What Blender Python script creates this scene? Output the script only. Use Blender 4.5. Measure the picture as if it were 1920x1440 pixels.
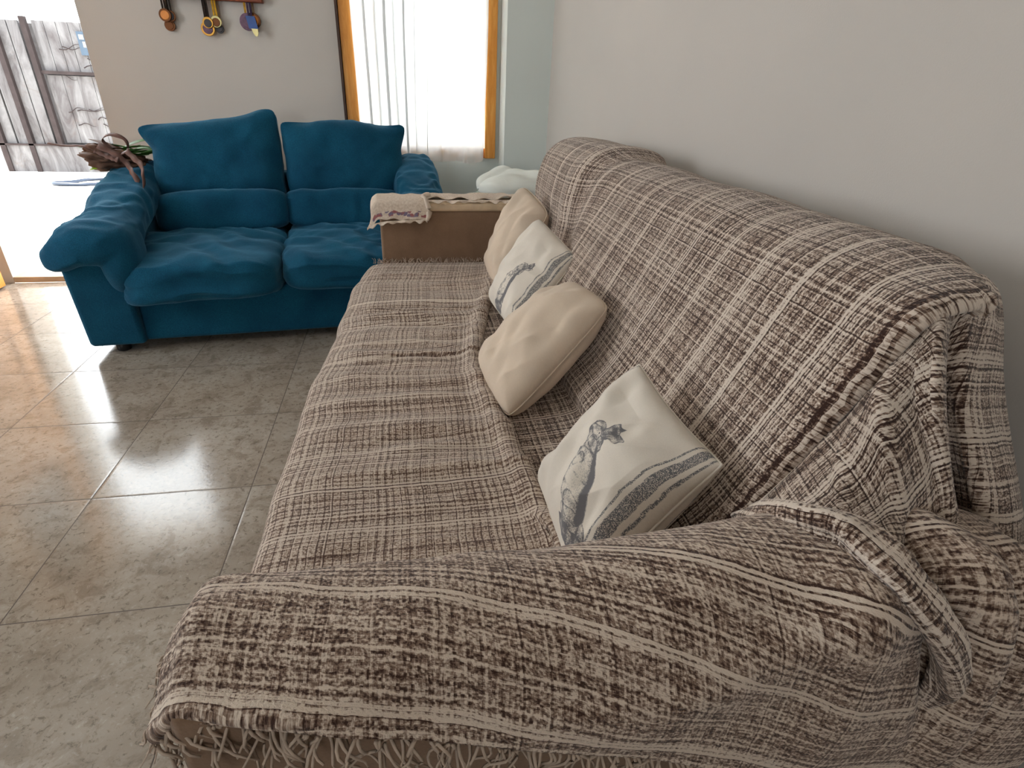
import bpy, math, random
import numpy as np
from mathutils import Matrix, Vector

for o in list(bpy.data.objects): bpy.data.objects.remove(o)
S = bpy.context.scene
COL = S.collection

# ------------------------------------------------------------------ camera
cam = bpy.data.cameras.new('camera'); co = bpy.data.objects.new('camera', cam); COL.objects.link(co)
cam.sensor_width = 36; cam.lens = 1044.6/1920*36; cam.clip_start = .02; cam.clip_end = 200
r_ = (0.98293, -0.18031, 0.03635); u_ = (0.05277, 0.46573, 0.88335); w_ = (0.17621, 0.86636, -0.46730)
co.matrix_world = Matrix(((r_[0], u_[0], -w_[0], 0), (r_[1], u_[1], -w_[1], 0), (r_[2], u_[2], -w_[2], 1.13), (0, 0, 0, 1)))
S.camera = co
# ------------------------------------------------------------------ light
SKY = 1.0
world = bpy.data.worlds.new('sky'); S.world = world; world.use_nodes = True
bg = world.node_tree.nodes['Background']; bg.inputs[0].default_value = (.92, .97, 1, 1); bg.inputs[1].default_value = SKY
sun = bpy.data.lights.new('sun', 'SUN'); sun.energy = 2.2; sun.angle = .02; sun.color = (1, .95, .86)
so = bpy.data.objects.new('sun', sun); COL.objects.link(so)
so.rotation_euler = Vector((.35, -.14, -.9)).to_track_quat('-Z', 'Y').to_euler()
def portal(loc, direction, sx, sy):
    l = bpy.data.lights.new('daylight_portal', 'AREA'); l.shape = 'RECTANGLE'; l.size = sx; l.size_y = sy
    l.cycles.is_portal = True
    o = bpy.data.objects.new('daylight_portal', l); COL.objects.link(o); o.location = loc
    o.rotation_euler = Vector(direction).to_track_quat('-Z', 'Y').to_euler()
portal((-1.93, 3.93, 1.07), (0, -1, 0), .72, 2.1)
portal((.145, 3.93, 1.43), (0, -1, 0), .80, 1.30)
portal((-2.0, -2.98, 1.4), (0, 1, 0), 1.1, 1.0)  # unseen rear opening, added for interior fill
portal((-3.32, 1.6, 1.60), (1, 0, 0), 1.6, 1.2)  # unseen left opening, added to light the right wall and floor
S.view_settings.view_transform = 'Standard'; S.view_settings.look = 'None'
S.view_settings.gamma = 1; S.view_settings.use_curve_mapping = False
S.view_settings.exposure = 3.22
S.cycles.use_denoising = True
S.cycles.max_bounces = 10; S.cycles.diffuse_bounces = 6; S.cycles.transparent_max_bounces = 12
S.cycles.sample_clamp_indirect = 6

# ------------------------------------------------------------------ numpy noise
def _h(i, j, k, seed):
    n = (i*374761393 + j*668265263 + k*2147483647 + seed*1274126177) & 0xffffffff
    n = ((n ^ (n >> 13))*1274126177) & 0xffffffff
    n = (n ^ (n >> 16)) & 0xffffffff
    return n/4294967295.0*2-1
def noise(x, y, z=0, seed=0):
    x, y, z = np.broadcast_arrays(np.asarray(x, float), np.asarray(y, float), np.asarray(z, float))
    i = np.floor(x).astype(np.int64); j = np.floor(y).astype(np.int64); k = np.floor(z).astype(np.int64)
    f = x-i; g = y-j; h = z-k
    f = f*f*(3-2*f); g = g*g*(3-2*g); h = h*h*(3-2*h)
    o = 0
    for a in (0, 1):
        for b in (0, 1):
            for c in (0, 1):
                o = o + _h(i+a, j+b, k+c, seed)*(f if a else 1-f)*(g if b else 1-g)*(h if c else 1-h)
    return o
def fbm(x, y, z=0, seed=0, n=3):
    o = 0; a = 1
    for q in range(n): o = o + a*noise(x*2**q, y*2**q, z*2**q, seed+q); a *= .5
    return o
def sm(a, b, x):
    t = np.clip((np.asarray(x, float)-a)/(b-a), 0, 1); return t*t*(3-2*t)
def ridge(n): return 1-np.abs(n)*2.2

# ------------------------------------------------------------------ object helpers
def empty(name, loc=(0, 0, 0)):
    o = bpy.data.objects.new(name, None); COL.objects.link(o); o.location = loc; o.empty_display_size = .05
    return o
def tag(o, label=None, cat=None, group=None, kind=None):
    if label: o['label'] = label
    if cat: o['category'] = cat
    if group: o['group'] = group
    if kind: o['kind'] = kind
    return o
def mesh(name, V, F, mat, parent=None, smooth=True, uv=None, attr=None):
    me = bpy.data.meshes.new(name)
    V = np.asarray(V, float)
    if parent is not None:
        V = V-np.array(parent_loc(parent))
    me.from_pydata(V.tolist(), [], [tuple(int(q) for q in f) for f in F]); me.update()
    if smooth: me.polygons.foreach_set('use_smooth', [True]*len(me.polygons))
    if uv is not None:
        l = me.uv_layers.new(name='UVMap'); idx = np.zeros(len(me.loops), int); me.loops.foreach_get('vertex_index', idx)
        l.data.foreach_set('uv', np.asarray(uv, float)[idx].astype(np.float32).ravel())
    if attr:
        for k, a in attr.items():
            at = me.attributes.new(k, 'FLOAT', 'POINT'); at.data.foreach_set('value', np.asarray(a, np.float32))
    if mat: me.materials.append(mat)
    o = bpy.data.objects.new(name, me); COL.objects.link(o)
    if parent is not None: o.parent = parent
    return o
def parent_loc(p):
    l = Vector((0, 0, 0))
    while p is not None: l = l+p.location; p = p.parent
    return l
def gridF(nr, nc, off=0, flip=False):
    F = []
    for i in range(nr-1):
        for j in range(nc-1):
            a = off+i*nc+j; f = (a, a+1, a+nc+1, a+nc)
            F.append(f[::-1] if flip else f)
    return F
class MB:
    def __init__(s): s.V = []; s.F = []
    def add(s, V, F):
        o = len(s.V); s.V += [tuple(v) for v in V]; s.F += [tuple(i+o for i in f) for f in F]
    def box(s, a, b, M=None):
        v = [(x, y, z) for x in (a[0], b[0]) for y in (a[1], b[1]) for z in (a[2], b[2])]
        if M is not None: v = [tuple(M @ Vector(p)) for p in v]
        s.add(v, [(0, 1, 3, 2), (4, 6, 7, 5), (0, 4, 5, 1), (2, 3, 7, 6), (0, 2, 6, 4), (1, 5, 7, 3)])
    def tube(s, pts, r, n=8, flat=1.0, cap=True):
        pts = [Vector(p) for p in pts]; m = len(pts); V = []
        up = Vector((0, 0, 1))
        for i, p in enumerate(pts):
            t = (pts[min(i+1, m-1)]-pts[max(i-1, 0)]).normalized()
            a = t.cross(up)
            if a.length < .05: a = t.cross(Vector((1, 0, 0)))
            a.normalize(); b = t.cross(a)
            rr = r(i/(m-1)) if callable(r) else r
            for k in range(n):
                an = 2*math.pi*k/n; V.append(p+a*math.cos(an)*rr+b*math.sin(an)*rr*flat)
        F = [(i*n+k, i*n+(k+1) % n, (i+1)*n+(k+1) % n, (i+1)*n+k) for i in range(m-1) for k in range(n)]
        if cap: F += [tuple(range(n))[::-1], tuple((m-1)*n+k for k in range(n))]
        s.add(V, F)
    def lathe(s, prof, c, n=24, axis='z'):
        V = []; m = len(prof)
        for (r, h) in prof:
            for k in range(n):
                a = 2*math.pi*k/n; p = (r*math.cos(a), r*math.sin(a), h)
                if axis == 'y': p = (p[0], p[2], p[1])
                V.append((c[0]+p[0], c[1]+p[1], c[2]+p[2]))
        F = [(i*n+k, i*n+(k+1) % n, (i+1)*n+(k+1) % n, (i+1)*n+k) for i in range(m-1) for k in range(n)]
        F += [tuple(range(n))[::-1], tuple((m-1)*n+k for k in range(n))]
        s.add(V, F)
    def build(s, name, mat, parent=None, smooth=False, bevel=0):
        o = mesh(name, s.V, s.F, mat, parent, smooth)
        if bevel:
            m = o.modifiers.new('bevel', 'BEVEL'); m.width = bevel; m.segments = 3; m.limit_method = 'ANGLE'
            o.data.polygons.foreach_set('use_smooth', [True]*len(o.data.polygons))
            wn = o.modifiers.new('wn', 'WEIGHTED_NORMAL')
        return o
def box(name, a, b, mat, parent=None, bevel=0):
    m = MB(); m.box(a, b); return m.build(name, mat, parent, bevel=bevel)

def cr(P, t):
    """Catmull-Rom through the rows of P (n, ...) at parameters t in [0, n-1]"""
    n = len(P); i = np.clip(np.floor(t).astype(int), 0, n-2); f = t-i
    p0 = P[np.clip(i-1, 0, n-1)]; p1 = P[i]; p2 = P[i+1]; p3 = P[np.clip(i+2, 0, n-1)]
    m0 = (p2-p0)*.5; m1 = (p3-p1)*.5
    sh = (-1,)+(1,)*(P.ndim-1); f = f.reshape(sh)
    return p1*(2*f**3-3*f**2+1)+m0*(f**3-2*f**2+f)+p2*(-2*f**3+3*f**2)+m1*(f**3-f**2)
def surf(P, nr, nc):
    P = np.asarray(P, float)
    A = cr(P, np.linspace(0, P.shape[0]-1, nr))
    return cr(A.transpose(1, 0, 2), np.linspace(0, P.shape[1]-1, nc)).transpose(1, 0, 2)
def normals(G):
    a = np.gradient(G, axis=0); b = np.gradient(G, axis=1); n = np.cross(a, b)
    return n/np.maximum(np.linalg.norm(n, axis=2, keepdims=True), 1e-9)
def thick(name, G, mat, parent=None, uv=None, t=.004, flip=False, attr=None):
    nr, nc = G.shape[:2]
    o = mesh(name, G.reshape(-1, 3), gridF(nr, nc, 0, flip), mat, parent, True, None if uv is None else uv.reshape(-1, 2), attr)
    s = o.modifiers.new('thickness', 'SOLIDIFY'); s.thickness = t; s.offset = -1
    return o

def puffbox(n, e):
    """points of a rounded unit box (superellipsoid exponent e) and its faces"""
    l = np.tan(np.linspace(-1, 1, n)*math.pi/4)
    V = []; F = []; idx = {}
    def vid(p):
        k = (round(p[0], 5), round(p[1], 5), round(p[2], 5))
        if k not in idx: idx[k] = len(V); V.append(p)
        return idx[k]
    for ax in range(3):
        for sg in (-1, 1):
            for i in range(n-1):
                for j in range(n-1):
                    q = []
                    for (a, b) in ((i, j), (i+1, j), (i+1, j+1), (i, j+1)):
                        p = [0, 0, 0]; p[ax] = float(sg); p[(ax+1) % 3] = float(l[a]); p[(ax+2) % 3] = float(l[b]); q.append(vid(tuple(p)))
                    F.append(tuple(q) if sg > 0 else tuple(q[::-1]))
    V = np.array(V); nrm = (np.abs(V)**e).sum(1)**(1/e)
    return V/nrm[:, None], F

# ------------------------------------------------------------------ materials
def mat(name):
    m = bpy.data.materials.new(name); m.use_nodes = True
    nt = m.node_tree; p = nt.nodes['Principled BSDF']
    return m, nt, p
def lin(c): return tuple(((v/255)/12.92 if v/255 <= .04045 else ((v/255+.055)/1.055)**2.4) for v in c)+(1,)
class N:
    def __init__(s, nt): s.nt = nt
    def new(s, t, **k):
        n = s.nt.nodes.new(t)
        for a, b in k.items(): setattr(n, a, b)
        return n
    def put(s, sock, v):
        if isinstance(v, bpy.types.NodeSocket): s.nt.links.new(v, sock)
        else: sock.default_value = v
    def m(s, op, a, b=0.0, c=0.0):
        n = s.new('ShaderNodeMath', operation=op); s.put(n.inputs[0], a); s.put(n.inputs[1], b)
        if op in ('MULTIPLY_ADD', 'COMPARE', 'WRAP', 'SMOOTH_MIN'): s.put(n.inputs[2], c)
        return n.outputs[0]
    def xyz(s, a, b, c=0.0):
        n = s.new('ShaderNodeCombineXYZ'); s.put(n.inputs[0], a); s.put(n.inputs[1], b); s.put(n.inputs[2], c); return n.outputs[0]
    def noise(s, vec, scale, detail=3.0, rough=.5, dist=0.0):
        n = s.new('ShaderNodeTexNoise'); s.put(n.inputs['Vector'], vec); n.inputs['Scale'].default_value = scale
        n.inputs['Detail'].default_value = detail; n.inputs['Roughness'].default_value = rough; n.inputs['Distortion'].default_value = dist
        return n.outputs[0]
    def wn(s, vec):
        n = s.new('ShaderNodeTexWhiteNoise', noise_dimensions='3D'); s.put(n.inputs['Vector'], vec); return n.outputs['Value']
    def ramp(s, f, stops, interp='LINEAR'):
        n = s.new('ShaderNodeValToRGB'); s.put(n.inputs[0], f); r = n.color_ramp; r.interpolation = interp
        while len(r.elements) < len(stops): r.elements.new(.5)
        for e, (p, c) in zip(r.elements, stops): e.position = p; e.color = c
        return n.outputs[0]
    def mix(s, f, a, b, blend='MIX'):
        n = s.new('ShaderNodeMix', data_type='RGBA', blend_type=blend); s.put(n.inputs[0], f); s.put(n.inputs[6], a); s.put(n.inputs[7], b); return n.outputs[2]
    def bump(s, h, strength, dist, p, normal=None):
        n = s.new('ShaderNodeBump'); n.inputs['Strength'].default_value = strength; n.inputs['Distance'].default_value = dist
        s.put(n.inputs['Height'], h)
        if normal is not None: s.put(n.inputs['Normal'], normal)
        if p is not None: s.nt.links.new(n.outputs[0], p.inputs['Normal'])
        return n.outputs[0]
    def obj(s): return s.new('ShaderNodeTexCoord').outputs['Object']
    def uv(s): return s.new('ShaderNodeTexCoord').outputs['UV']
def setp(p, rough=.5, spec=.5, **k):
    p.inputs['Roughness'].default_value = rough; p.inputs['Specular IOR Level'].default_value = spec
    for a, b in k.items(): p.inputs[a.replace('_', ' ')].default_value = b

def m_simple(name, c, rough=.6, spec=.4, var=.08, scale=20, bump=.0, bd=.002, **k):
    m, nt, p = mat(name); n = N(nt); setp(p, rough, spec, **k)
    f = n.noise(n.obj(), scale, 4)
    a = tuple(v*(1-var) for v in lin(c)[:3])+(1,); b = tuple(min(1, v*(1+var)) for v in lin(c)[:3])+(1,)
    nt.links.new(n.ramp(f, [(.3, a), (.7, b)]), p.inputs['Base Color'])
    if bump: n.bump(n.noise(n.obj(), scale*8, 3), bump, bd, p)
    return m

def m_wall(name='painted_plaster', c1=(199, 194, 188), c2=(206, 200, 193)):
    m, nt, p = mat(name); n = N(nt); setp(p, .7, .3)
    f = n.noise(n.obj(), 1.3, 3)
    nt.links.new(n.ramp(f, [(.3, lin(c1)), (.7, lin(c2))]), p.inputs['Base Color'])
    n.bump(n.noise(n.obj(), 260, 3, .6), .35, .0015, p)
    return m
def m_floor():
    m, nt, p = mat('stoneware_tiles'); n = N(nt); T = .4502
    sep = n.new('ShaderNodeSeparateXYZ'); nt.links.new(n.obj(), sep.inputs[0])
    # lattice origin of the tile joints
    X = n.m('DIVIDE', n.m('ADD', sep.outputs[0], .9621), T); Y = n.m('DIVIDE', n.m('ADD', sep.outputs[1], -1.0627), T)
    def line(v):
        f = n.m('FRACT', v); return n.m('MINIMUM', f, n.m('SUBTRACT', 1.0, f))
    d = n.m('MINIMUM', line(X), line(Y))
    joint = n.m('LESS_THAN', d, .0034)
    edge = n.ramp(d, [(.0035, (0, 0, 0, 1)), (.014, (1, 1, 1, 1))])
    tid = n.wn(n.xyz(n.m('FLOOR', X), n.m('FLOOR', Y)))
    off = n.xyz(n.m('MULTIPLY', tid, 7.0), n.m('MULTIPLY', tid, 3.0))
    va = n.new('ShaderNodeVectorMath', operation='ADD'); nt.links.new(n.obj(), va.inputs[0]); nt.links.new(off, va.inputs[1]); v = va.outputs[0]
    big = n.noise(v, 3.2, 4, .6, .4); mid = n.noise(v, 16, 5, .7, .6); fine = n.noise(v, 60, 5, .75, .5)
    c = n.ramp(big, [(.3, lin((146, 134, 120))), (.5, lin((162, 151, 138))), (.72, lin((177, 168, 156)))])
    c = n.mix(n.m('MULTIPLY', n.ramp(mid, [(.38, (1, 1, 1, 1)), (.5, (0, 0, 0, 1))]), .55), c, lin((122, 108, 93)))
    c = n.mix(n.m('MULTIPLY', n.ramp(fine, [(.36, (1, 1, 1, 1)), (.45, (0, 0, 0, 1))]), .75), c, lin((104, 92, 80)))
    c = n.mix(n.m('MULTIPLY', n.ramp(fine, [(.58, (0, 0, 0, 1)), (.68, (1, 1, 1, 1))]), .35), c, lin((208, 201, 191)))
    c = n.mix(joint, c, lin((84, 72, 62)))
    nt.links.new(c, p.inputs['Base Color'])
    rr = n.m('MULTIPLY_ADD', mid, .13, .07); rr = n.m('MAXIMUM', rr, n.m('MULTIPLY', joint, .7)); nt.links.new(rr, p.inputs['Roughness'])
    p.inputs['Specular IOR Level'].default_value = .62
    b1 = n.bump(edge, .25, .001, None)
    n.bump(n.noise(v, 90, 4, .65), .16, .0010, p, b1)
    return m
def m_plaid(name='plaid_throw', light=(226, 212, 198), mid=(146, 122, 106), dark=(58, 38, 31), bias=-.01, FINE=.12, WARP=.24, BLOT=.6, LINES=1.0, CELL=1.0):
    m, nt, p = mat(name); n = N(nt); setp(p, .95, .12, Sheen_Weight=.25)
    uv = n.uv(); wob = n.noise(uv, 28, 2)
    sep = n.new('ShaderNodeSeparateXYZ'); nt.links.new(uv, sep.inputs[0])
    A = n.m('ADD', sep.outputs[0], n.m('MULTIPLY', wob, .005)); B = n.m('ADD', sep.outputs[1], n.m('MULTIPLY', wob, .006))
    fl = lambda v, s: n.m('FLOOR', n.m('DIVIDE', v, s))
    w1 = n.wn(n.xyz(fl(A, .0027*CELL), fl(B, .0021*CELL)))
    w2 = n.wn(n.xyz(fl(A, .0060), fl(B, .0024*CELL), 3.0)); w3 = n.wn(n.xyz(fl(A, .0024), fl(B, .0065), 5.0))
    og = n.noise(n.xyz(n.m('MULTIPLY', A, 270.0), n.m('MULTIPLY', B, 400.0)), 1, 2, .6); og = n.m('MULTIPLY_ADD', og, 2.2, -.6)
    w = n.m('ADD', n.m('ADD', n.m('MULTIPLY', w1, .30), n.m('MULTIPLY', og, .46)), n.m('ADD', n.m('MULTIPLY', w2, .16), n.m('MULTIPLY', w3, .12)))
    env = n.ramp(n.noise(n.xyz(0.2, n.m('MULTIPLY', B, 24.0)), 1, 2), [(.42, (0, 0, 0, 1)), (.60, (1, 1, 1, 1))])
    tb = n.m('SINE', n.m('MULTIPLY', B, 2*math.pi/.0088)); tb = n.m('MULTIPLY', n.m('MULTIPLY', tb, env), FINE)
    dA = n.noise(n.xyz(n.m('MULTIPLY', A, 120.0), 0.3), 1, 3, .7); dB = n.noise(n.xyz(0.7, n.m('MULTIPLY', B, 105.0)), 1, 4, .7)
    hB = n.wn(n.xyz(0.0, fl(B, .0026), 9.0)); hA = n.wn(n.xyz(fl(A, .0026), 0.0, 11.0))
    lB = n.m('GREATER_THAN', hB, .86); kB = n.m('LESS_THAN', hB, .12)
    lA = n.m('GREATER_THAN', hA, .87); kA = n.m('LESS_THAN', hA, .11)
    # regular fine dark warp and broad pale stripe pairs
    fA = n.m('FRACT', n.m('DIVIDE', A, .0135)); gA = n.m('LESS_THAN', fA, .14)
    fB = n.m('FRACT', n.m('DIVIDE', B, .0285)); gB = n.m('LESS_THAN', fB, .12)
    s = n.m('ABSOLUTE', n.m('SUBTRACT', n.m('FRACT', n.m('DIVIDE', B, .112)), .5))
    pale = n.m('MULTIPLY', n.m('LESS_THAN', s, .050), n.m('GREATER_THAN', s, .012))
    s2 = n.m('LESS_THAN', n.m('ABSOLUTE', n.m('SUBTRACT', n.m('FRACT', n.m('DIVIDE', B, .056)), .31)), .028)
    t = n.m('ADD', w, n.m('MULTIPLY_ADD', dA, .42*BLOT, -.21*BLOT))
    t = n.m('ADD', t, n.m('MULTIPLY_ADD', dB, .42, -.21))
    t = n.m('ADD', t, n.m('MULTIPLY', lB, .26*LINES)); t = n.m('ADD', t, n.m('MULTIPLY', lA, .20*LINES))
    t = n.m('SUBTRACT', t, n.m('MULTIPLY', kB, .20*LINES)); t = n.m('SUBTRACT', t, n.m('MULTIPLY', kA, .16*LINES))
    t = n.m('SUBTRACT', t, n.m('MULTIPLY', gA, WARP)); t = n.m('SUBTRACT', t, n.m('MULTIPLY', gB, .16*LINES))
    t = n.m('ADD', t, n.m('MULTIPLY', pale, .55)); t = n.m('ADD', t, n.m('MULTIPLY', s2, .18*LINES))
    t = n.m('ADD', n.m('ADD', t, tb), bias)
    nt.links.new(n.ramp(t, [(.24, lin(dark)), (.48, lin(mid)), (.74, lin(light))]), p.inputs['Base Color'])
    n.bump(n.m('ADD', og, n.m('MULTIPLY', w2, .5)), .7, .002, p)
    return m
def m_linen(name, c, ink=False):
    m, nt, p = mat(name); n = N(nt); setp(p, .9, .15, Sheen_Weight=.15)
    uv = n.uv(); f = n.noise(n.obj(), 9, 4)
    a = lin(c); b = tuple(v*.90 for v in a[:3])+(1,)
    col = n.ramp(f, [(.35, b), (.65, a)])
    sep = n.new('ShaderNodeSeparateXYZ'); nt.links.new(uv, sep.inputs[0])
    wv = n.wn(n.xyz(n.m('FLOOR', n.m('MULTIPLY', sep.outputs[0], 420.0)), n.m('FLOOR', n.m('MULTIPLY', sep.outputs[1], 420.0))))
    col = n.mix(n.m('MULTIPLY', wv, .16), col, lin(tuple(v*.72 for v in c)))
    if ink:
        at = n.new('ShaderNodeAttribute', attribute_name='ink').outputs['Fac']
        hatch = n.noise(n.obj(), 420, 3, .7)
        k = n.m('MULTIPLY', n.ramp(n.m('ADD', at, n.m('MULTIPLY_ADD', hatch, 1.0, -.5)), [(.25, (0, 0, 0, 1)), (.62, (1, 1, 1, 1))]), n.m('MINIMUM', n.m('MULTIPLY', at, 3.0), 1.0))
        col = n.mix(n.m('MULTIPLY', k, .88), col, lin((82, 83, 92)))
        st = n.new('ShaderNodeAttribute', attribute_name='stripe').outputs['Fac']
        ks = n.m('MULTIPLY', st, n.m('GREATER_THAN', wv, .22))
        col = n.mix(n.m('MULTIPLY', ks, .88), col, lin((84, 86, 94)))
    nt.links.new(col, p.inputs['Base Color'])
    n.bump(n.m('ADD', n.m('MULTIPLY', wv, .5), n.noise(n.obj(), 60, 3)), .22, .0012, p)
    return m
def m_blue():
    m, nt, p = mat('blue_chenille'); n = N(nt); setp(p, .9, .15, Sheen_Weight=.45, Sheen_Roughness=.4)
    p.inputs['Sheen Tint'].default_value = (.25, .55, .8, 1)
    f = n.noise(n.obj(), 6, 4); g = n.noise(n.obj(), 260, 3, .7)
    c = n.ramp(f, [(.3, lin((14, 70, 97))), (.7, lin((24, 92, 120)))])
    c = n.mix(n.m('MULTIPLY', n.ramp(g, [(.42, (1, 1, 1, 1)), (.6, (0, 0, 0, 1))]), .5), c, lin((8, 50, 74)))
    nt.links.new(c, p.inputs['Base Color'])
    b = n.bump(n.noise(n.obj(), 22, 4, .6, .8), .35, .006, None)
    n.bump(g, .5, .002, p, b)
    return m
def m_wood(name, a, b, scale=3.0, axis='z', rough=.4):
    m, nt, p = mat(name); n = N(nt); setp(p, rough, .4)
    mp = n.new('ShaderNodeMapping'); nt.links.new(n.obj(), mp.inputs[0])
    mp.inputs['Scale'].default_value = {'z': (9, 9, .7), 'x': (.7, 9, 9), 'y': (9, .7, 9)}[axis]
    f = n.noise(mp.outputs[0], scale, 5, .6, 1.2)
    nt.links.new(n.ramp(f, [(.3, lin(a)), (.5, lin(b)), (.7, lin(a))]), p.inputs['Base Color'])
    n.bump(f, .15, .002, p); return m
def m_gatewood():
    m, nt, p = mat('weathered_boards'); n = N(nt); setp(p, .9, .1)
    mp = n.new('ShaderNodeMapping'); nt.links.new(n.obj(), mp.inputs[0]); mp.inputs['Scale'].default_value = (3, 3, .8)
    f = n.noise(mp.outputs[0], 2.2, 6, .65, 1.0); g = n.noise(n.obj(), 5, 5, .7, .8)
    c = n.ramp(f, [(.3, lin((58, 54, 55))), (.5, lin((84, 82, 83))), (.72, lin((104, 103, 104)))])
    c = n.mix(n.ramp(g, [(.55, (0, 0, 0, 1)), (.75, (.55, .55, .55, 1))]), c, lin((74, 62, 56)))
    nt.links.new(c, p.inputs['Base Color']); return m
def m_ground():
    m, nt, p = mat('pale_yard_ground'); n = N(nt); setp(p, .95, .1)
    f = n.noise(n.obj(), 1.5, 6, .7, .5); g = n.noise(n.obj(), 9, 5, .8)
    c = n.ramp(f, [(.35, lin((196, 190, 180))), (.6, lin((226, 222, 214)))])
    c = n.mix(n.ramp(g, [(.64, (0, 0, 0, 1)), (.72, (.7, .7, .7, 1))]), c, lin((136, 122, 96)))
    nt.links.new(c, p.inputs['Base Color']); return m
def m_suede():
    m, nt, p = mat('brown_suede'); n = N(nt); setp(p, .9, .15, Sheen_Weight=.3)
    f = n.noise(n.obj(), 5, 5, .6); g = n.noise(n.obj(), 300, 3)
    c = n.ramp(f, [(.3, lin((122, 97, 76))), (.7, lin((146, 118, 95)))])
    c = n.mix(n.m('MULTIPLY', g, .35), c, lin((84, 64, 50)))
    nt.links.new(c, p.inputs['Base Color']); n.bump(g, .3, .001, p); return m
def m_curtain():
    m, nt, p = mat('sheer_curtain'); n = N(nt)
    out = nt.nodes['Material Output']; nt.nodes.remove(p)
    tr = n.new('ShaderNodeBsdfTranslucent'); tr.inputs[0].default_value = (.92, .94, .95, 1)
    df = n.new('ShaderNodeBsdfDiffuse'); df.inputs[0].default_value = (.88, .9, .9, 1)
    tp = n.new('ShaderNodeBsdfTransparent')
    a = n.new('ShaderNodeMixShader'); a.inputs[0].default_value = .74
    nt.links.new(tr.outputs[0], a.inputs[1]); nt.links.new(df.outputs[0], a.inputs[2])
    b = n.new('ShaderNodeMixShader'); b.inputs[0].default_value = .955
    nt.links.new(tp.outputs[0], b.inputs[1]); nt.links.new(a.outputs[0], b.inputs[2]); nt.links.new(b.outputs[0], out.inputs[0])
    return m
def m_glass():
    m, nt, p = mat('window_glass'); n = N(nt); out = nt.nodes['Material Output']; nt.nodes.remove(p)
    g = n.new('ShaderNodeBsdfGlossy'); g.inputs['Roughness'].default_value = .02
    t = n.new('ShaderNodeBsdfTransparent'); f = n.new('ShaderNodeFresnel'); x = n.new('ShaderNodeMixShader')
    nt.links.new(f.outputs[0], x.inputs[0]); nt.links.new(t.outputs[0], x.inputs[1]); nt.links.new(g.outputs[0], x.inputs[2]); nt.links.new(x.outputs[0], out.inputs[0])
    return m
WALL = m_wall(); FLOOR = m_floor(); PLAID = m_plaid(); BLUE = m_blue(); SUEDE = m_suede()
PLAIDARM = m_plaid('plaid_arm_throw', light=(222, 206, 190), dark=(66, 44, 35), bias=.0, FINE=.16, WARP=.10, BLOT=.35, LINES=.6, CELL=1.25)
PLAIDSEAT = m_plaid('plaid_seat_throw', light=(218, 203, 188), mid=(160, 136, 118), dark=(88, 64, 54), bias=.05, FINE=.24, WARP=.40, BLOT=.5)
LINEN = m_linen('beige_linen', (226, 207, 186)); PRINT = m_linen('printed_linen', (236, 227, 214), ink=True)
PINE = m_wood('orange_pine', (240, 176, 92), (214, 140, 58)); DARKWOOD = m_wood('dark_wood', (92, 60, 40), (60, 38, 26))
REDWOOD = m_wood('red_wood', (150, 74, 34), (112, 50, 22), axis='x')
CEIL = m_simple('ceiling_white', (226, 224, 220), .8, .2, .03, 2)
STONE = m_simple('threshold_stone', (196, 172, 146), .5, .3, .15, 12)
CREAM = m_simple('cream_fabric', (206, 184, 156), .9, .1, .1, 30, .3)
WHITEC = m_simple('white_cotton', (226, 230, 224), .9, .1, .04, 8, .25, .003)
PLASTIC = m_simple('black_plastic', (24, 24, 26), .4, .4)
FRINGE = m_simple('fringe_yarn', (186, 168, 152), .95, .1, .2, 60)

# ------------------------------------------------------------------ the setting
def struct(o): o['kind'] = 'structure'; return o
YB = 3.70
struct(box('floor', (-4.2, -3.1, -.1), (1.7, YB, 0), FLOOR))
struct(box('ceiling', (-4.2, -3.1, 2.6), (1.7, YB+.25, 2.75), CEIL))
w = MB()
w.box((-4.2, YB, 0), (-2.30, YB+.25, 2.6)); w.box((-2.30, YB, 2.12), (-1.56, YB+.25, 2.6))
w.box((-1.56, YB, 0), (-.285, YB+.25, 2.6)); w.box((-.285, YB, 2.1), (.58, YB+.25, 2.6))
struct(w.build('wall_back', WALL))
DAYLIT = m_wall('daylight_tinted_plaster', (212, 219, 215), (218, 225, 221))  # cool, bright window daylight put into the paint colour of the corner
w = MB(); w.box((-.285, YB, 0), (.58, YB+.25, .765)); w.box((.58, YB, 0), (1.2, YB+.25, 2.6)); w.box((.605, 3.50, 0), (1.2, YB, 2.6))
struct(w.build('wall_corner', DAYLIT))
def wx(y): return 1.098-.068*y                      # the right wall runs slightly askew of the tile joints
w = MB(); w.add([(wx(-3.1), -3.1, 0), (wx(3.6), 3.6, 0), (1.7, 3.6, 0), (1.7, -3.1, 0), (wx(-3.1), -3.1, 2.6), (wx(3.6), 3.6, 2.6), (1.7, 3.6, 2.6), (1.7, -3.1, 2.6)],
               [(0, 1, 2, 3)[::-1], (4, 5, 6, 7), (0, 4, 5, 1), (2, 6, 7, 3), (1, 5, 6, 2), (3, 7, 4, 0)])
struct(w.build('wall_right', WALL))
w = MB(); w.box((-3.45, -3.1, 0), (-3.2, .8, 2.6)); w.box((-3.45, 2.4, 0), (-3.2, YB, 2.6)); w.box((-3.45, .8, 0), (-3.2, 2.4, 1.0)); w.box((-3.45, .8, 2.2), (-3.2, 2.4, 2.6))  # the window gap is added, out of view, to let in side light
struct(w.build('wall_left', WALL))
w = MB(); w.box((-3.2, -3.1, 0), (-2.55, -2.85, 2.6)); w.box((-1.45, -3.1, 0), (1.7, -2.85, 2.6)); w.box((-2.55, -3.1, 1.9), (-1.45, -2.85, 2.6)); w.box((-2.55, -3.1, 0), (-1.45, -2.85, .9))  # the gap behind the camera is added to let in fill light
struct(w.build('wall_rear', WALL))
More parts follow.
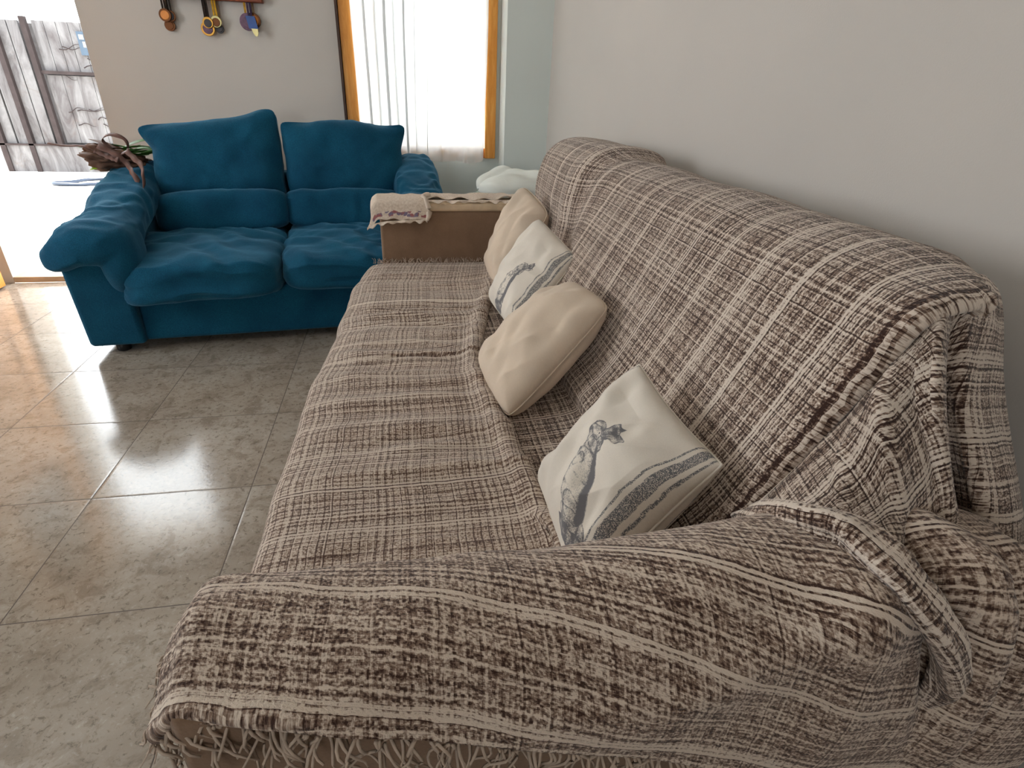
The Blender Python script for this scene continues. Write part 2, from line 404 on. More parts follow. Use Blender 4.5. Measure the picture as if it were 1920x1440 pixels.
struct(box('trim_1', (-2.30, YB-.0, 0), (-1.56, YB+.30, .035), STONE, bevel=.004))
# door leaf of pine standing open at the left jamb
door = struct(empty('door_1', (-2.30, 3.62, 0)))
m = MB(); m.box((-2.345, 2.86, .01), (-2.300, 2.98, 2.08)); m.box((-2.345, 3.50, .01), (-2.300, 3.62, 2.08)); m.box((-2.345, 2.98, .01), (-2.300, 3.50, .22)); m.box((-2.345, 2.98, 1.96), (-2.300, 3.50, 2.08)); m.box((-2.345, 2.98, .98), (-2.300, 3.50, 1.10))
m.build('door_frame', PINE, door, bevel=.004)
box('door_panel', (-2.332, 2.97, .21), (-2.314, 3.51, .99), PINE, door)
box('door_glass', (-2.325, 2.97, 1.09), (-2.319, 3.51, 1.97), m_glass(), door)
# window: frame, glass, sheer curtain
win = struct(empty('window_1', (.145, 3.70, .76)))
m = MB(); m.box((-.285, 3.672, .745), (-.215, 3.74, 2.1)); m.box((.515, 3.672, .745), (.580, 3.74, 2.1)); m.box((-.215, 3.69, .745), (.515, 3.74, .80)); m.box((-.215, 3.69, 2.04), (.515, 3.74, 2.1))
m.build('window_frame', PINE, win, bevel=.004)
box('window_casing', (-.300, 3.660, .74), (-.287, 3.70, 2.12), DARKWOOD, win)
box('window_pane', (-.215, 3.712, .80), (.515, 3.718, 2.04), m_glass(), win)
nr, nc = 90, 260
zz = np.linspace(.725, 2.12, nr)[:, None]; xx = np.linspace(-.205, .515, nc)[None, :]
ph = xx*44+2.2*np.sin(xx*9)+.9*np.sin(zz*1.6+xx*3); am = .45+.55*sm(-.5, .5, noise(xx*6, zz*.5, 3))
fold = .024*np.sin(ph)*am+.006*noise(xx*30, zz*1.5, 0, 4)
dx = .020*np.sin(2*ph)*am+.004*np.sin(zz*3.0+xx*5)
G = np.stack([xx+dx+.02*noise(xx*3, zz*1.5, 0, 8), 3.645+fold-.008*(zz < .80)*np.sin(xx*120), np.broadcast_to(zz, (nr, nc))+.006*np.sin(xx*40)*(zz < .74)], 2)
cu = mesh('sheer_curtain', G.reshape(-1, 3), gridF(nr, nc), m_curtain())
tag(cu, 'sheer white gathered curtain hanging over the window with orange pine frame', 'curtain')

# ------------------------------------------------------------------ outside
YD = m_ground()
o = tag(box('yard_ground', (-14, YB+.30, -.12), (8, 30, -.0), YD), kind='structure'); o.name = 'ground'
GW = m_gatewood()
gate = tag(empty('wooden_gate', (-4.1, 8.4, 0)), 'weathered grey plank gate across the bright yard outside the door', 'gate')
m = MB(); m.box((-4.80, 8.42, .30), (-4.62, 8.46, 1.66)); m.build('plank', GW, gate)
for (x0, x1) in ((-4.60, -4.47), (-4.455, -4.32), (-4.31, -4.20)):
    box('plank', (x0, 8.42, .32), (x1, 8.46, 1.62), GW, gate)
m = MB()
for i in range(4): m.box((-4.07+i*.16, 8.43+.004*(i % 2), .34), (-4.07+i*.16+.157, 8.46, 1.08))
m.build('lower_panel', GW, gate)
m = MB()
for i in range(5): m.box((-4.07+i*.125, 8.44, 1.10), (-4.07+i*.125+.120, 8.465, 1.63))
m.build('upper_panel', GW, gate)
GD = m_simple('dark_boards', (44, 38, 38), .9, .1, .2, 8)
for x in (-4.78, -4.47, -4.15): 
    mm = MB(); mm.box((x, 8.36, .0 if x < -4.2 else .30), (x+.055, 8.42, 1.66)); mm.build('post', GD, gate)
box('rail', (-4.1, 8.385, 1.09), (-3.3, 8.42, 1.125), GD, gate)
box('backing_boards', (-4.78, 8.468, .0), (-3.3, 8.49, 1.60), GW, gate)
m = MB(); m.box((-4.8, 8.38, .0), (-3.3, 8.44, .31)); m.build('kickboard', GW, gate)
box('rail', (-4.8, 8.36, .305), (-3.3, 8.39, .325), GD, gate)
# plants of dry weeds grew through: thin branches on the panel
br = MB(); random.seed(5)
for i in range(16):
    x = -3.95+random.random()*.5; z = .5+random.random()*.9
    k1, k2 = random.uniform(.1, .22), random.uniform(-.10, .05); br.tube([(x+t*k1, 8.415, z+t*k2+.015*math.sin(t*5+i)) for t in (0, .2, .4, .6, .8, 1, 1.2, 1.4)], lambda s: .0065*(1-.7*s), 5)
br.build('dry_vine', GD, gate)
sg = tag(empty('blue_sign', (-3.54, 8.40, 1.42)), 'small pale blue notice fixed high on the grey plank gate', 'sign')
box('sign_plate', (-3.62, 8.405, 1.30), (-3.40, 8.42, 1.54), m_simple('sign_blue', (44, 58, 72), .5, .3), sg)
m = MB()
for (x, z, w_, h_) in ((-3.60, 1.46, .05, .05), (-3.53, 1.47, .04, .03), (-3.575, 1.38, .03, .06), (-3.52, 1.36, .07, .02)): m.box((x, 8.400, z), (x+w_, 8.406, z+h_))
m.build('sign_marks', m_simple('sign_white', (110, 112, 112), .5, .3), sg)
st = MB(); pts = []
for i in range(41):
    a = i/40*2*math.pi; pts.append((-3.52+.26*math.cos(a)+.04*math.sin(3*a), 7.50+.20*math.sin(a)+.10*math.cos(a), .015+.008*math.sin(2*a)))
st.tube(pts, .034, 8, .6)
tag(st.build('garden_hose', m_simple('hose_blue', (10, 26, 46), .4, .4), smooth=True), 'loop of blue hose lying on the pale yard ground before the gate', 'hose')
struct(box('trim_2', (-12, 12.0, 0), (6, 12.2, 1.2), m_simple('yard_wall_white', (232, 230, 226), .9, .1, .03, 3)))

# ------------------------------------------------------------------ blue two-seat sofa
TH = math.radians(5.2); BO = np.array([-1.405, 2.57, 0.0]); cT, sT = math.cos(TH), math.sin(TH)
def L2W(P):
    P = np.asarray(P, float); return np.stack([BO[0]+P[..., 0]*cT-P[..., 1]*sT, BO[1]+P[..., 0]*sT+P[..., 1]*cT, P[..., 2]], -1)
blue = tag(empty('blue_sofa', tuple(BO)), 'blue chenille two-seat sofa with plump cushions standing between door and window', 'sofa')
def bpart(name, V, F, matl=BLUE): return mesh(name, L2W(V), F, matl, blue)
def cushion(name, c, s, e=4.5, n=34, deform=None, wr=.006, seed=0, wf=(7, 7, 7), tilt=0, pinch=0.0):
    V, F = puffbox(n, e)
    P = V.copy()
    if pinch:                                        # seams narrower than the stuffed middle (thickness = y)
        k = (np.abs(P[:, 0])**6+np.abs(P[:, 2])**6); P[:, 1] *= 1-pinch*np.clip(k, 0, 1)
    P = P*np.array(s)/2
    W = noise(P[:, 0]*wf[0], P[:, 1]*wf[1], P[:, 2]*wf[2], seed)
    W2 = ridge(fbm(P[:, 0]*wf[0]*1.7+3, P[:, 1]*wf[1]*1.7, P[:, 2]*wf[2]*1.7, seed+9, 2))
    nn = V/np.linalg.norm(V, axis=1, keepdims=True)
    P = P+nn*((W*1.2+W2*.6)*wr)[:, None]
    if deform: P = deform(P, V)
    a = math.radians(tilt); y, z = P[:, 1].copy(), P[:, 2].copy()
    P[:, 1] = y*math.cos(a)+z*math.sin(a); P[:, 2] = -y*math.sin(a)+z*math.cos(a)
    return bpart(name, P+np.array(c), F)
# frame: front rail, side panels, back
def panel(name, a, b, f=0.0):
    m = MB(); m.box((a[0], a[1], a[2]), (b[0], b[1], b[2])); V = np.array(m.V)
    V[:, 1] -= f*np.where((V[:, 1] == a[1]) & (V[:, 2] == b[2]), 1, 0)
    o = bpart(name, V, m.F); bv = o.modifiers.new('bevel', 'BEVEL'); bv.width = .022; bv.segments = 4; o.modifiers.new('wn', 'WEIGHTED_NORMAL'); return o
panel('front_panel', (.20, .03, .045), (1.46, .60, .285))
def flare(P, V):
    P[:, 0] += np.where(P[:, 0] < 0, -.02*(P[:, 2]+.25), 0)*0
    P[:, 1] += np.where(V[:, 1] < 0, -.05*(P[:, 2]+.2), 0); return P
panel('side_panel', (.0, .0, .040), (.225, .92, .50), .045)
panel('side_panel', (1.435, .0, .040), (1.66, .92, .50), .045)
cushion('back_frame', (.83, .86, .36), (1.30, .14, .64), 9, 20, wr=.003, seed=4)
def seatdef(P, V):
    f = sm(.3, 1, -V[:, 1])                          # front droops
    P[:, 2] += -.015*f*sm(-1, 1, V[:, 2]) + .012*(1-np.abs(V[:, 0])**2)*(V[:, 2] > 0)
    P[:, 2] += .007*np.sin(V[:, 0]*9+V[:, 1]*14+3*noise(V[:, 0]*2, V[:, 1]*2))*sm(.0, .9, V[:, 2])
    return P
def seatL(P, V):
    P = seatdef(P, V); t = sm(.2, 1, -V[:, 0])*sm(.1, 1, -V[:, 1])
    P[:, 1] -= .03*sm(0, 1, -V[:, 1]); P[:, 2] -= .020*t; P[:, 0] += .0*t
    return P
cushion('seat_cushion', (.520, .30, .345), (.665, .76, .195), 6, 46, seatL, wr=.010, seed=11, wf=(3, 9, 9))
cushion('seat_cushion', (1.165, .31, .350), (.635, .76, .190), 6, 46, seatdef, wr=.010, seed=12, wf=(3.5, 9, 9))
def lum(P, V):
    P[:, 2] += .012*V[:, 0]; 
    P[:, 1] += .01*np.sin(V[:, 0]*5); return P
cushion('lumbar_cushion', (.555, .58, .515), (.63, .25, .215), 4.6, 34, lum, wr=.006, seed=21, wf=(8, 4, 4), tilt=10)
cushion('lumbar_cushion', (1.165, .60, .520), (.63, .25, .205), 4.6, 34, None, wr=.007, seed=22, wf=(8, 4, 4), tilt=10)
def backL(P, V):
    top = sm(-.4, 1, V[:, 2])
    P[:, 2] += top*(.045*V[:, 0]-.01) + top*.02*np.exp(-((V[:, 0]-.75)/.25)**2)
    P[:, 0] += -.035*sm(.3, 1, V[:, 2])*sm(.5, 1, -V[:, 0])*1.2 + .02*sm(0, 1, V[:, 2])*0
    P[:, 1] += -.03*sm(.6, 1, np.abs(V[:, 0]))*sm(.5, 1, V[:, 2]); return P
def backR(P, V):
    top = sm(-.4, 1, V[:, 2])
    P[:, 2] += top*(.008*np.cos(V[:, 0]*3))-.014*np.exp(-((V[:, 0]+.15)/.3)**2)*top*0
    P[:, 0] += .03*sm(.2, 1, V[:, 2])*sm(.5, 1, V[:, 0])
    P[:, 1] += -.03*sm(.6, 1, np.abs(V[:, 0]))*sm(.5, 1, V[:, 2]); return P
cushion('back_cushion', (.560, .665, .760), (.60, .22, .385), 16, 44, backL, wr=.008, seed=31, wf=(5, 5, 5), tilt=16, pinch=.62)
cushion('back_cushion', (1.175, .670, .755), (.60, .22, .365), 16, 44, backR, wr=.009, seed=32, wf=(5, 5, 5), tilt=16, pinch=.62)
# padded arms: sections along a spine
def arm_pad(sign, cx, seed, dz):
    # (d, x, z, halfwidth, halfheight)
    K = np.array([(.83, cx-sign*.00, .735, .060, .050), (.80, cx, .750, .105, .085), (.68, cx, .725, .125, .095), (.48, cx-sign*.0, .655, .125, .095),
                  (.28, cx+sign*.005, .575, .130, .095), (.12, cx+sign*.015, .530, .150, .088), (.0, cx+sign*.03, .505, .160, .085), (-.07, cx+sign*.035, .495, .145, .072), (-.105, cx+sign*.035, .492, .085, .042), (-.115, cx+sign*.035, .49, .015, .008)])
    ns, nk = 110, 64
    K[:, 2] += dz*np.clip(K[:, 0]/.7, 0, 1); A = cr(K, np.linspace(0, len(K)-1, ns)); th = np.linspace(0, 2*math.pi, nk, endpoint=False)
    c = np.cos(th); s = np.sin(th); ex = 2/2.6
    cx_ = np.sign(c)*np.abs(c)**ex; sx_ = np.sign(s)*np.abs(s)**ex
    X = A[:, 1:2]+A[:, 3:4]*cx_[None]; Z = A[:, 2:3]+A[:, 4:5]*sx_[None]; Y = np.broadcast_to(A[:, 0:1], X.shape).copy()
    out = sign*c[None]                               # +1 on outer side
    Z = Z-.035*sm(.0, 1, out)*sm(.5, .0, Y)*1.0      # outer roll sags
    wr = .0055*np.sin(Y*62+9*noise(Y*5, c[None]*1.2+seed, 0, seed)+3*c[None])*sm(-.3, .6, s[None])*sm(.05, .5, ridge(noise(Y*4, c[None], 0, seed+2)))
    wr = wr+.010*noise(Y*11, c[None]*1.6, s[None]*1.6, seed+5)+.005*noise(Y*30, c[None]*3, s[None]*3, seed+6)
    X = X+cx_[None]*wr; Z = Z+sx_[None]*wr*1.2
    V = np.stack([X, Y, Z], 2).reshape(-1, 3); F = [(i*nk+k, (i+1)*nk+k, (i+1)*nk+(k+1) % nk, i*nk+(k+1) % nk) for i in range(ns-1) for k in range(nk)]
    F.append(tuple(range(nk))); F.append(tuple((ns-1)*nk+k for k in range(nk))[::-1])
    # inner lobe falling between panel and seat cushion
    P, F2 = puffbox(22, 2.8); Q = P*np.array([.075, .13, .15])
    Q += (P/np.linalg.norm(P, axis=1, keepdims=True))*(.005*noise(Q[:, 0]*14, Q[:, 1]*14, Q[:, 2]*14, seed))[:, None]
    Q[:, 0] += -sign*.05*sm(.2, -1, P[:, 2])*0-sign*.02; Q[:, 1] *= 1-.35*sm(0, 1, -P[:, 2])
    Q += np.array([cx-sign*.055, .035, .425])
    Vb = np.vstack([V, Q]); Fb = F+[tuple(i+len(V) for i in f) for f in F2]
    o = bpart('arm_pad', Vb, Fb)
    r = o.modifiers.new('fuse', 'REMESH'); r.mode = 'VOXEL'; r.voxel_size = .0065; r.use_smooth_shade = True
    q = o.modifiers.new('soft', 'SMOOTH'); q.iterations = 6; q.factor = .5
    return o
arm_pad(-1, .150, 3, -.085); arm_pad(1, 1.545, 7, -.055)
for (s, d) in ((.11, .06), (1.55, .06), (.11, .84), (1.55, .84)):
    m = MB(); c = L2W((s, d, 0)); m.lathe([(.026, 0), (.03, .006), (.03, .045), (.024, .05)], c, 20); m.build('foot', PLASTIC, blue, smooth=True)

# ------------------------------------------------------------------ long brown sofa
long = tag(empty('brown_sofa', (.3, 1.4, 0)), 'long brown suede three-seat sofa with boxy arms under plaid throws', 'sofa')
m = MB(); m.box((-.15, .36, .05), (.88, 2.52, .30)); m.build('base', SUEDE, long, bevel=.015)
for y0, y1, x0 in ((.505, 1.12, -.245), (1.13, 1.745, -.205), (1.755, 2.37, -.150)):
    box('seat_cushion', (x0, y0, .30), (.50, y1, .425), SUEDE, long, bevel=.035)
def extr(prof, y0, y1):
    n = len(prof); V = [(x, y0, z) for x, z in prof]+[(x, y1, z) for x, z in prof]
    F = [(i, (i+1) % n, n+(i+1) % n, n+i) for i in range(n)]+[tuple(range(n))[::-1], tuple(range(n, 2*n))]
    return V, F
m = MB(); m.add(*extr([(.40, .30), (.47, .52), (.56, .70), (.63, .83), (.68, .885), (.74, .905), (.81, .895), (.86, .84), (.885, .30)], .70, 2.40)); m.build('backrest', SUEDE, long, bevel=.02)
box('near_arm', (-.236, .345, .04), (.62, .485, .625), SUEDE, long, bevel=.014)['label'] = 'near boxy arm covered by the fringed throw'
far = box('far_arm', (-.095, 2.385, .04), (.70, 2.535, .675), SUEDE, long, bevel=.012)
far['label'] = 'far boxy arm in bare brown suede'
box('arm_cap', (-.105, 2.378, .672), (.70, 2.543, .705), CREAM, long, bevel=.012)['label'] = 'cream strip along the top of the far arm'
for (x, y) in ((-.15, .42), (-.05, 2.46), (.80, .42), (.80, 2.42)):
    m = MB(); m.lathe([(.025, 0), (.028, .05)], (x, y, 0), 16); m.build('foot', PLASTIC, long, smooth=True)

def uvarc(G, a0=0, b0=0):
    """metres along rows (axis 0) and along columns (axis 1)"""
    d0 = np.linalg.norm(np.diff(G, axis=0), axis=2); d1 = np.linalg.norm(np.diff(G, axis=1), axis=2)
    a = np.vstack([np.zeros((1, G.shape[1])), np.cumsum(d0, 0)]); b = np.hstack([np.zeros((G.shape[0], 1)), np.cumsum(d1, 1)])
    return a+a0, b+b0
def fringe(name, pts, dirs, parent, ln=.045, dens=2.6, seed=0, r=.0011, matl=None, curl=1.0, lift=0):
    rng = random.Random(seed); m = MB(); n = len(pts)
    for i in range(n-1):
        p, q = Vector(pts[i]), Vector(pts[i+1]); k = (q-p).length*1000/dens; c = int(k)+(rng.random() < k-int(k))
        for j in range(c):
            b = p.lerp(q, rng.random()); d = Vector(dirs[i]).normalized(); t = (q-p).normalized()
            L = ln*rng.uniform(.5, 1.2); side = rng.uniform(-.55, .55)*curl; nrm = d.cross(t)
            w1, w2 = rng.uniform(-.25, .25), rng.uniform(-.5, .5)
            P = [b+d*L*s+t*L*(side*s*s+w1*math.sin(s*4+w2*3)+.10*math.sin(s*9*abs(w2)+i))+nrm*L*(.12*abs(w2)*s+.10*math.sin(s*6+i)) for s in (0, .14, .28, .42, .56, .7, .85, 1)]
            m.tube(P, lambda s: r*(1.25-.5*s), 4)
    o = m.build(name, matl or FRINGE, parent, smooth=True); o['kind'] = 'stuff'; return o

# ---- seat throw
nr, nc = 420, 190
Y = np.linspace(2.372, .53, nr)[:, None]
prof = np.array([(-.235, .20), (-.240, .30), (-.243, .385), (-.225, .437), (-.17, .452), (-.05, .454), (.08, .453), (.17, .454), (.205, .468), (.228, .462), (.232, .446)])
Pp = cr(prof, np.linspace(0, len(prof)-1, nc)); PX = Pp[:, 0][None]; PZ = Pp[:, 1][None]
xs = np.broadcast_to(PX, (nr, nc)).copy(); zs = np.broadcast_to(PZ, (nr, nc)).copy()
on = sm(-.24, -.12, xs)
# front edge runs slightly askew, back hem wanders
edge = np.interp(Y[:, 0], [.5, .69, 1.16, 1.86, 2.25, 2.372], [-.035, -.034, -.022, .018, .050, .075])[:, None]*sm(.1, -.2, xs); xs += edge
hem = np.interp(Y[:, 0], [.53, .75, .95, 1.1, 1.4, 1.55, 1.8, 2.05, 2.372], [.27, .235, .215, .20, .185, .215, .27, .34, .40])[:, None]
xs = xs+(hem-.23)*sm(.0, .2, xs)
wr = .0085*ridge(noise(Y*7.5+.3*noise(xs*6, Y*2, 0, 3), xs*1.5, 0, 5))**2*np.sign(noise(Y*3, xs*2, 0, 8)+.2)
wr = wr+.006*np.sin(Y*44+3.2*noise(Y*3, xs*2.2, 0, 2)+2*xs)*sm(-.1, .6, noise(Y*1.6, xs*1.2, 0, 11)+.3)
# the larger transverse wrinkles near the middle
for (yc, amp, wd, sl, x0) in ((1.80, .016, .020, .05, -.2), (1.72, .012, .016, -.04, -.1), (1.66, .016, .022, .03, -.15), (1.50, .008, .018, .0, .0), (1.33, .010, .02, .05, -.2), (1.20, .011, .02, -.03, -.1), (1.12, .012, .016, .02, -.2), (.98, .012, .018, .03, -.1), (.90, .009, .015, -.02, -.2), (.80, .010, .018, .02, -.2), (.72, .007, .014, .02, -.1)):
    wr = wr+amp*np.exp(-((Y-yc-sl*xs-.010*noise(xs*9, yc*7, 0, 2))/wd)**2)*sm(x0-.05, x0+.12, xs)*(.6+.5*noise(xs*5, yc*9, 0, 6))
zs = zs+np.maximum(wr, -.003)*on*sm(.53, .62, Y)*sm(2.372, 2.25, Y)*1.0+.004
xs = xs+(1-on)*.010*noise(Y*9, zs*4, 0, 4)
G = np.stack([xs, np.broadcast_to(Y, (nr, nc)), zs], 2)
seat = thick('seat_throw', G, PLAIDSEAT, None, None, .004, flip=False)
a, b = uvarc(G); seat.data.uv_layers.new(name='UVMap')
def setuv(o, a, b):
    idx = np.zeros(len(o.data.loops), int); o.data.loops.foreach_get('vertex_index', idx)
    o.data.uv_layers[0].data.foreach_set('uv', np.stack([a.ravel(), b.ravel()], 1)[idx].astype(np.float32).ravel())
setuv(seat, b, np.broadcast_to(2.372-Y, (nr, nc))+.02*noise(xs*3, Y*2, 0, 3)*.15)
tag(seat, 'beige and brown plaid throw spread flat over the seat of the long sofa', 'throw')
fringe('fringe', [(x, 2.368, .462) for x in np.linspace(-.13, .40, 60)], [(random.uniform(-.3, .3), .5, .7) for _ in range(60)], seat, .022, 3.6, 3, .0009)

# ---- back throw
def backprof(y):
    near = np.array([(.12, .437), (.36, .452), (.395, .50), (.46, .575), (.53, .70), (.595, .82), (.645, .895), (.72, .930), (.80, .928), (.87, .895), (.905, .80), (.925, .60), (.935, .35)])
    farp = np.array([(.12, .437), (.42, .455), (.475, .50), (.53, .59), (.555, .70), (.565, .80), (.60, .900), (.665, .950), (.76, .958), (.85, .930), (.895, .82), (.905, .60), (.915, .35)])
    t = float(sm(1.66, 1.92, y)); return near*(1-t)+farp*t
ycols = [2.435, 2.40, 2.2, 2.0, 1.85, 1.7, 1.5, 1.3, 1.1, .9, .75, .68, .62, .585, .566, .562]
P = []
for y in ycols:
    p = backprof(y)
    p = np.stack([p[:, 0], np.full(len(p), y), p[:, 1]], 1); yr = 0
    lim = .735+1.15*max(0, y-.585); p[:, 0] = np.where(p[:, 0] > lim, lim+(p[:, 0]-lim)*.12, p[:, 0])
    if y < .70: p[7:, 2] -= .012*(.70-y)/.1          # the near end of the top rounds off
    if y < .76: p = p.copy(); yr = np.zeros(len(p)); yr[9:] = (.80-y)*np.array([.35, .8, 1, 1])[:len(p)-9]
    else: yr = np.zeros(len(p))
    if y == .566: p[:6, 0] += .008; p[6:, 2] -= .006
    if y == .562: p[:6, 0] += .030; p[6:, 2] -= .022; p[:6, 2] -= .012; p[6, 0] += .015; yr = yr+.006
    if y > 2.42: p[:, 0] += .012; p[:, 2] -= .008
    p[:, 1] += yr
    P.append(p)
P = np.array(P).transpose(1, 0, 2)
nr, nc = 260, 420
G = surf(P, nr, nc); a1, b1 = uvarc(G); Y0 = G[..., 1].copy()
Nn = normals(G); Nn *= np.where((Nn[..., 2:3]*1.0+(-Nn[..., 0:1])) > 0, 1, -1)
yy = G[..., 1]; vv = np.linspace(0, 1, nr)[:, None]
d = .006*noise(yy*5, vv*4, 0, 21)+.003*noise(yy*14, vv*9, 0, 22)
d = d+.010*np.exp(-((yy-1.90+.10*(vv-.5))/.035)**2)*sm(.15, .35, vv)-.012*np.exp(-((yy-1.80+.1*(vv-.5))/.05)**2)*sm(.15, .35, vv)
d = d+.008*ridge(noise(vv*3+yy*3.0, yy*1.2, 0, 31))*sm(.25, .0, np.abs(vv-.18))*sm(.2, 1, yy)
G = G+Nn*(d+.006)[..., None]
G[..., 0] = np.minimum(G[..., 0], wx(G[..., 1])-.012)
back = thick('back_throw', G, PLAID, None, None, .004, flip=True); back.data.uv_layers.new(name='UVMap')
setuv(back, a1, 2.6-Y0+.012*noise(vv*3, yy*2, 0, 3))
tag(back, 'beige and brown plaid throw draped over the backrest of the long sofa', 'throw')
# near end of the throw: gathered cloth falling round the end of the backrest
E = [[(0.462, 0.600, 0.568), (0.46, 0.562, 0.568), (0.458, 0.552, 0.569), (0.45, 0.53, 0.582), (0.429, 0.485, 0.622)],
[(0.536, 0.600, 0.690), (0.534, 0.56, 0.683), (0.514, 0.535, 0.662), (0.485, 0.49, 0.656), (0.445, 0.437, 0.672)],
[(0.592, 0.600, 0.790), (0.591, 0.562, 0.775), (0.552, 0.52, 0.736), (0.514, 0.46, 0.7), (0.473, 0.400, 0.688)],
[(0.640, 0.605, 0.875), (0.634, 0.570, 0.855), (0.587, 0.52, 0.79), (0.563, 0.44, 0.694), (0.490, 0.350, 0.678)],
[(0.676, 0.615, 0.915), (0.666, 0.575, 0.904), (0.626, 0.52, 0.818), (0.622, 0.43, 0.678), (0.531, 0.322, 0.640)],
[(0.705, 0.630, 0.928), (0.69, 0.587, 0.913), (0.641, 0.495, 0.813), (0.669, 0.405, 0.638), (0.625, 0.312, 0.598)],
[(0.735, 0.640, 0.932), (0.719, 0.605, 0.917), (0.746, 0.575, 0.75), (0.785, 0.49, 0.554), (0.806, 0.41, 0.418)],
[(0.770, 0.650, 0.930), (0.752, 0.61, 0.924), (0.759, 0.55, 0.772), (0.787, 0.44, 0.572), (0.833, 0.355, 0.323)],
[(0.830, 0.670, 0.915), (0.823, 0.635, 0.906), (0.862, 0.575, 0.736), (0.867, 0.455, 0.541), (0.941, 0.38, 0.227)],
[(0.880, 0.72, 0.885), (0.895, 0.69, 0.868), (0.958, 0.64, 0.660), (0.985, 0.53, 0.45), (1.03, 0.46, 0.19)],
[(0.900, 0.80, 0.86), (0.930, 0.77, 0.80), (0.985, 0.70, 0.60), (1.01, 0.60, 0.40), (1.04, 0.56, 0.16)]]
E = np.array(E); E[:, 0, 0] += .02; E[:, 0, 2] -= .03; E[:, 0, 1] += .02; E[:, 1, 0] += .004; E[:, 1, 2] -= .004; E[1:3, 4, 1] += .012; E[1:3, 4, 2] -= .012; E[3:6, 4, 1] += np.array([.01, .05, .05]); E[3:6, 4, 2] -= np.array([.0, .045, .06])
E = E.transpose(1, 0, 2)
nr, nc = 220, 300
G = surf(E, nr, nc); b2 = uvarc(G)[1]; Nn = normals(G); Nn *= np.where(-Nn[..., 1:2]+Nn[..., 2:3]*.3 > 0, 1, -1)
tt = np.linspace(0, 1, nr)[:, None]; ss = np.linspace(0, 1, nc)[None, :]
d = .006*noise(ss*9, tt*3, 0, 41)+.004*noise(ss*22, tt*6, 0, 42)
roll = sm(.90, .975, tt)*sm(.34, .22, ss)
d = d+.0*roll*np.sin(np.clip((tt-.90)/.10, 0, 1)*math.pi*.9)
d = d+.007*sm(.2, .5, tt)*np.exp(-((ss-.24-.10*tt)/.035)**2)*sm(1, .6, tt)
d = d+.012*np.exp(-((ss-.36-.14*tt)/.03)**2)*sm(.35, .7, tt)
d = d-.012*np.exp(-((ss-.44-.04*tt)/.03)**2)*sm(.3, .7, tt)
G = G+Nn*(d*sm(.12, .3, tt))[..., None]
G[..., 0] = np.minimum(G[..., 0], wx(G[..., 1])-.012)
G[..., 2] = np.maximum(G[..., 2], .02); a2 = uvarc(G)[0]
end = thick('gathered_end', G, PLAID, back, None, .004, flip=False); end.data.uv_layers.new(name='UVMap')
setuv(end, b2+.9, a2+2.0)
end['label'] = 'gathered near end of the throw falling in folds'
# the lower edge of the gathered cloth is turned over into a soft rolled fold lying on the arm
path = np.array([(.470, .575, .572), (.452, .535, .606), (.437, .490, .652), (.448, .440, .690), (.474, .400, .703), (.492, .355, .694), (.520, .322, .660), (.552, .303, .615), (.575, .300, .560), (.585, .315, .50)])
rad = np.array([.004, .010, .014, .017, .019, .019, .018, .016, .013, .008])
t = np.linspace(0, len(path)-1, 160); C = cr(path, t); rr = cr(rad[:, None], t)[:, 0]; T = np.gradient(C, axis=0); T /= np.linalg.norm(T, axis=1, keepdims=True)
A_ = np.cross(T, [0, 0, 1.]); A_ /= np.linalg.norm(A_, axis=1, keepdims=True); B_ = np.cross(A_, T); nk = 40; th = np.linspace(0, 2*math.pi, nk)
k = rr[:, None]*(1+.16*np.sin(3*th[None]+t[:, None]*1.3)+.10*noise(t[:, None]*2.2, th[None], 0, 6))
Gr = C[:, None]+A_[:, None]*(k*np.cos(th))[..., None]*1.25+B_[:, None]*(k*np.sin(th))[..., None]
L_ = np.concatenate([[0], np.cumsum(np.linalg.norm(np.diff(C, axis=0), axis=1))])
rl = thick('rolled_fold', Gr, PLAID, back, None, .002); rl.data.uv_layers.new(name='UVMap'); setuv(rl, np.broadcast_to(L_[:, None]+.4, k.shape), np.broadcast_to(th[None]*.017+.03, k.shape))
hemp = G[-1, int(nc*.58):]; fringe('fringe', hemp[::3], [(random.uniform(-.2, .2), -.05, -1) for _ in hemp[::3]], end, .070, 3.4, 9, .0015)


# ---- arm throw
def armprof(x):
    """(y, z) rows from the seat over the arm to the outer hem"""
    hz = np.interp(x, [-.25, -.20, -.095, .04, .22, .455, .67, .80], [.625, .628, .612, .572, .512, .405, .345, .33])
    hy = np.interp(x, [-.25, -.20, -.095, .04, .22], [.362, .352, .325, .318, .312])
    k = float(sm(.66, .80, x)); L = float(sm(.10, .40, x))
    top = .643+.026*L
    P = np.array([(.560, .458), (.525, .500), (.505, .575), (.495, .625), (.465, top-.002), (.425, top+.006), (.380, top), (.345, top-.018), (.325, top-.05 if hz < top-.07 else (top-.018+hz)/2), (hy, max(hz+.02, hz*.4+.6*(top-.05)) if hz < top-.09 else hz+.008), (hy-.004, hz)])
    q = (.465-hy)/(.465-.325); P[4:9, 0] = .465-(.465-P[4:9, 0])*min(1, q)
    for r in range(8, 11): P[r, 1] = min(P[r, 1], P[r-1, 1]-.006)
    P[:, 1] -= k*np.array([0, 0, .0, .02, .05, .06, .07, .07, .05, .0, 0]); P[:, 0] += k*np.array([0, 0, 0, 0, .0, .0, .0, 0, .0, 0, 0])
    return P
xs_ = [-.252, -.240, -.222, -.17, -.08, .02, .14, .26, .38, .48, .55, .62, .70, .78]
P = []
for x in xs_:
    p = armprof(x); q = np.stack([np.full(len(p), x), p[:, 0], p[:, 1]], 1)
    if x <= -.23:                                  # rounds over the front of the arm
        f = (-.23-x)/.022; q[:, 2] -= .004+.030*f
    q[8:, 1] -= .004*(x > .1)
    P.append(q)
P = np.array(P).transpose(1, 0, 2)
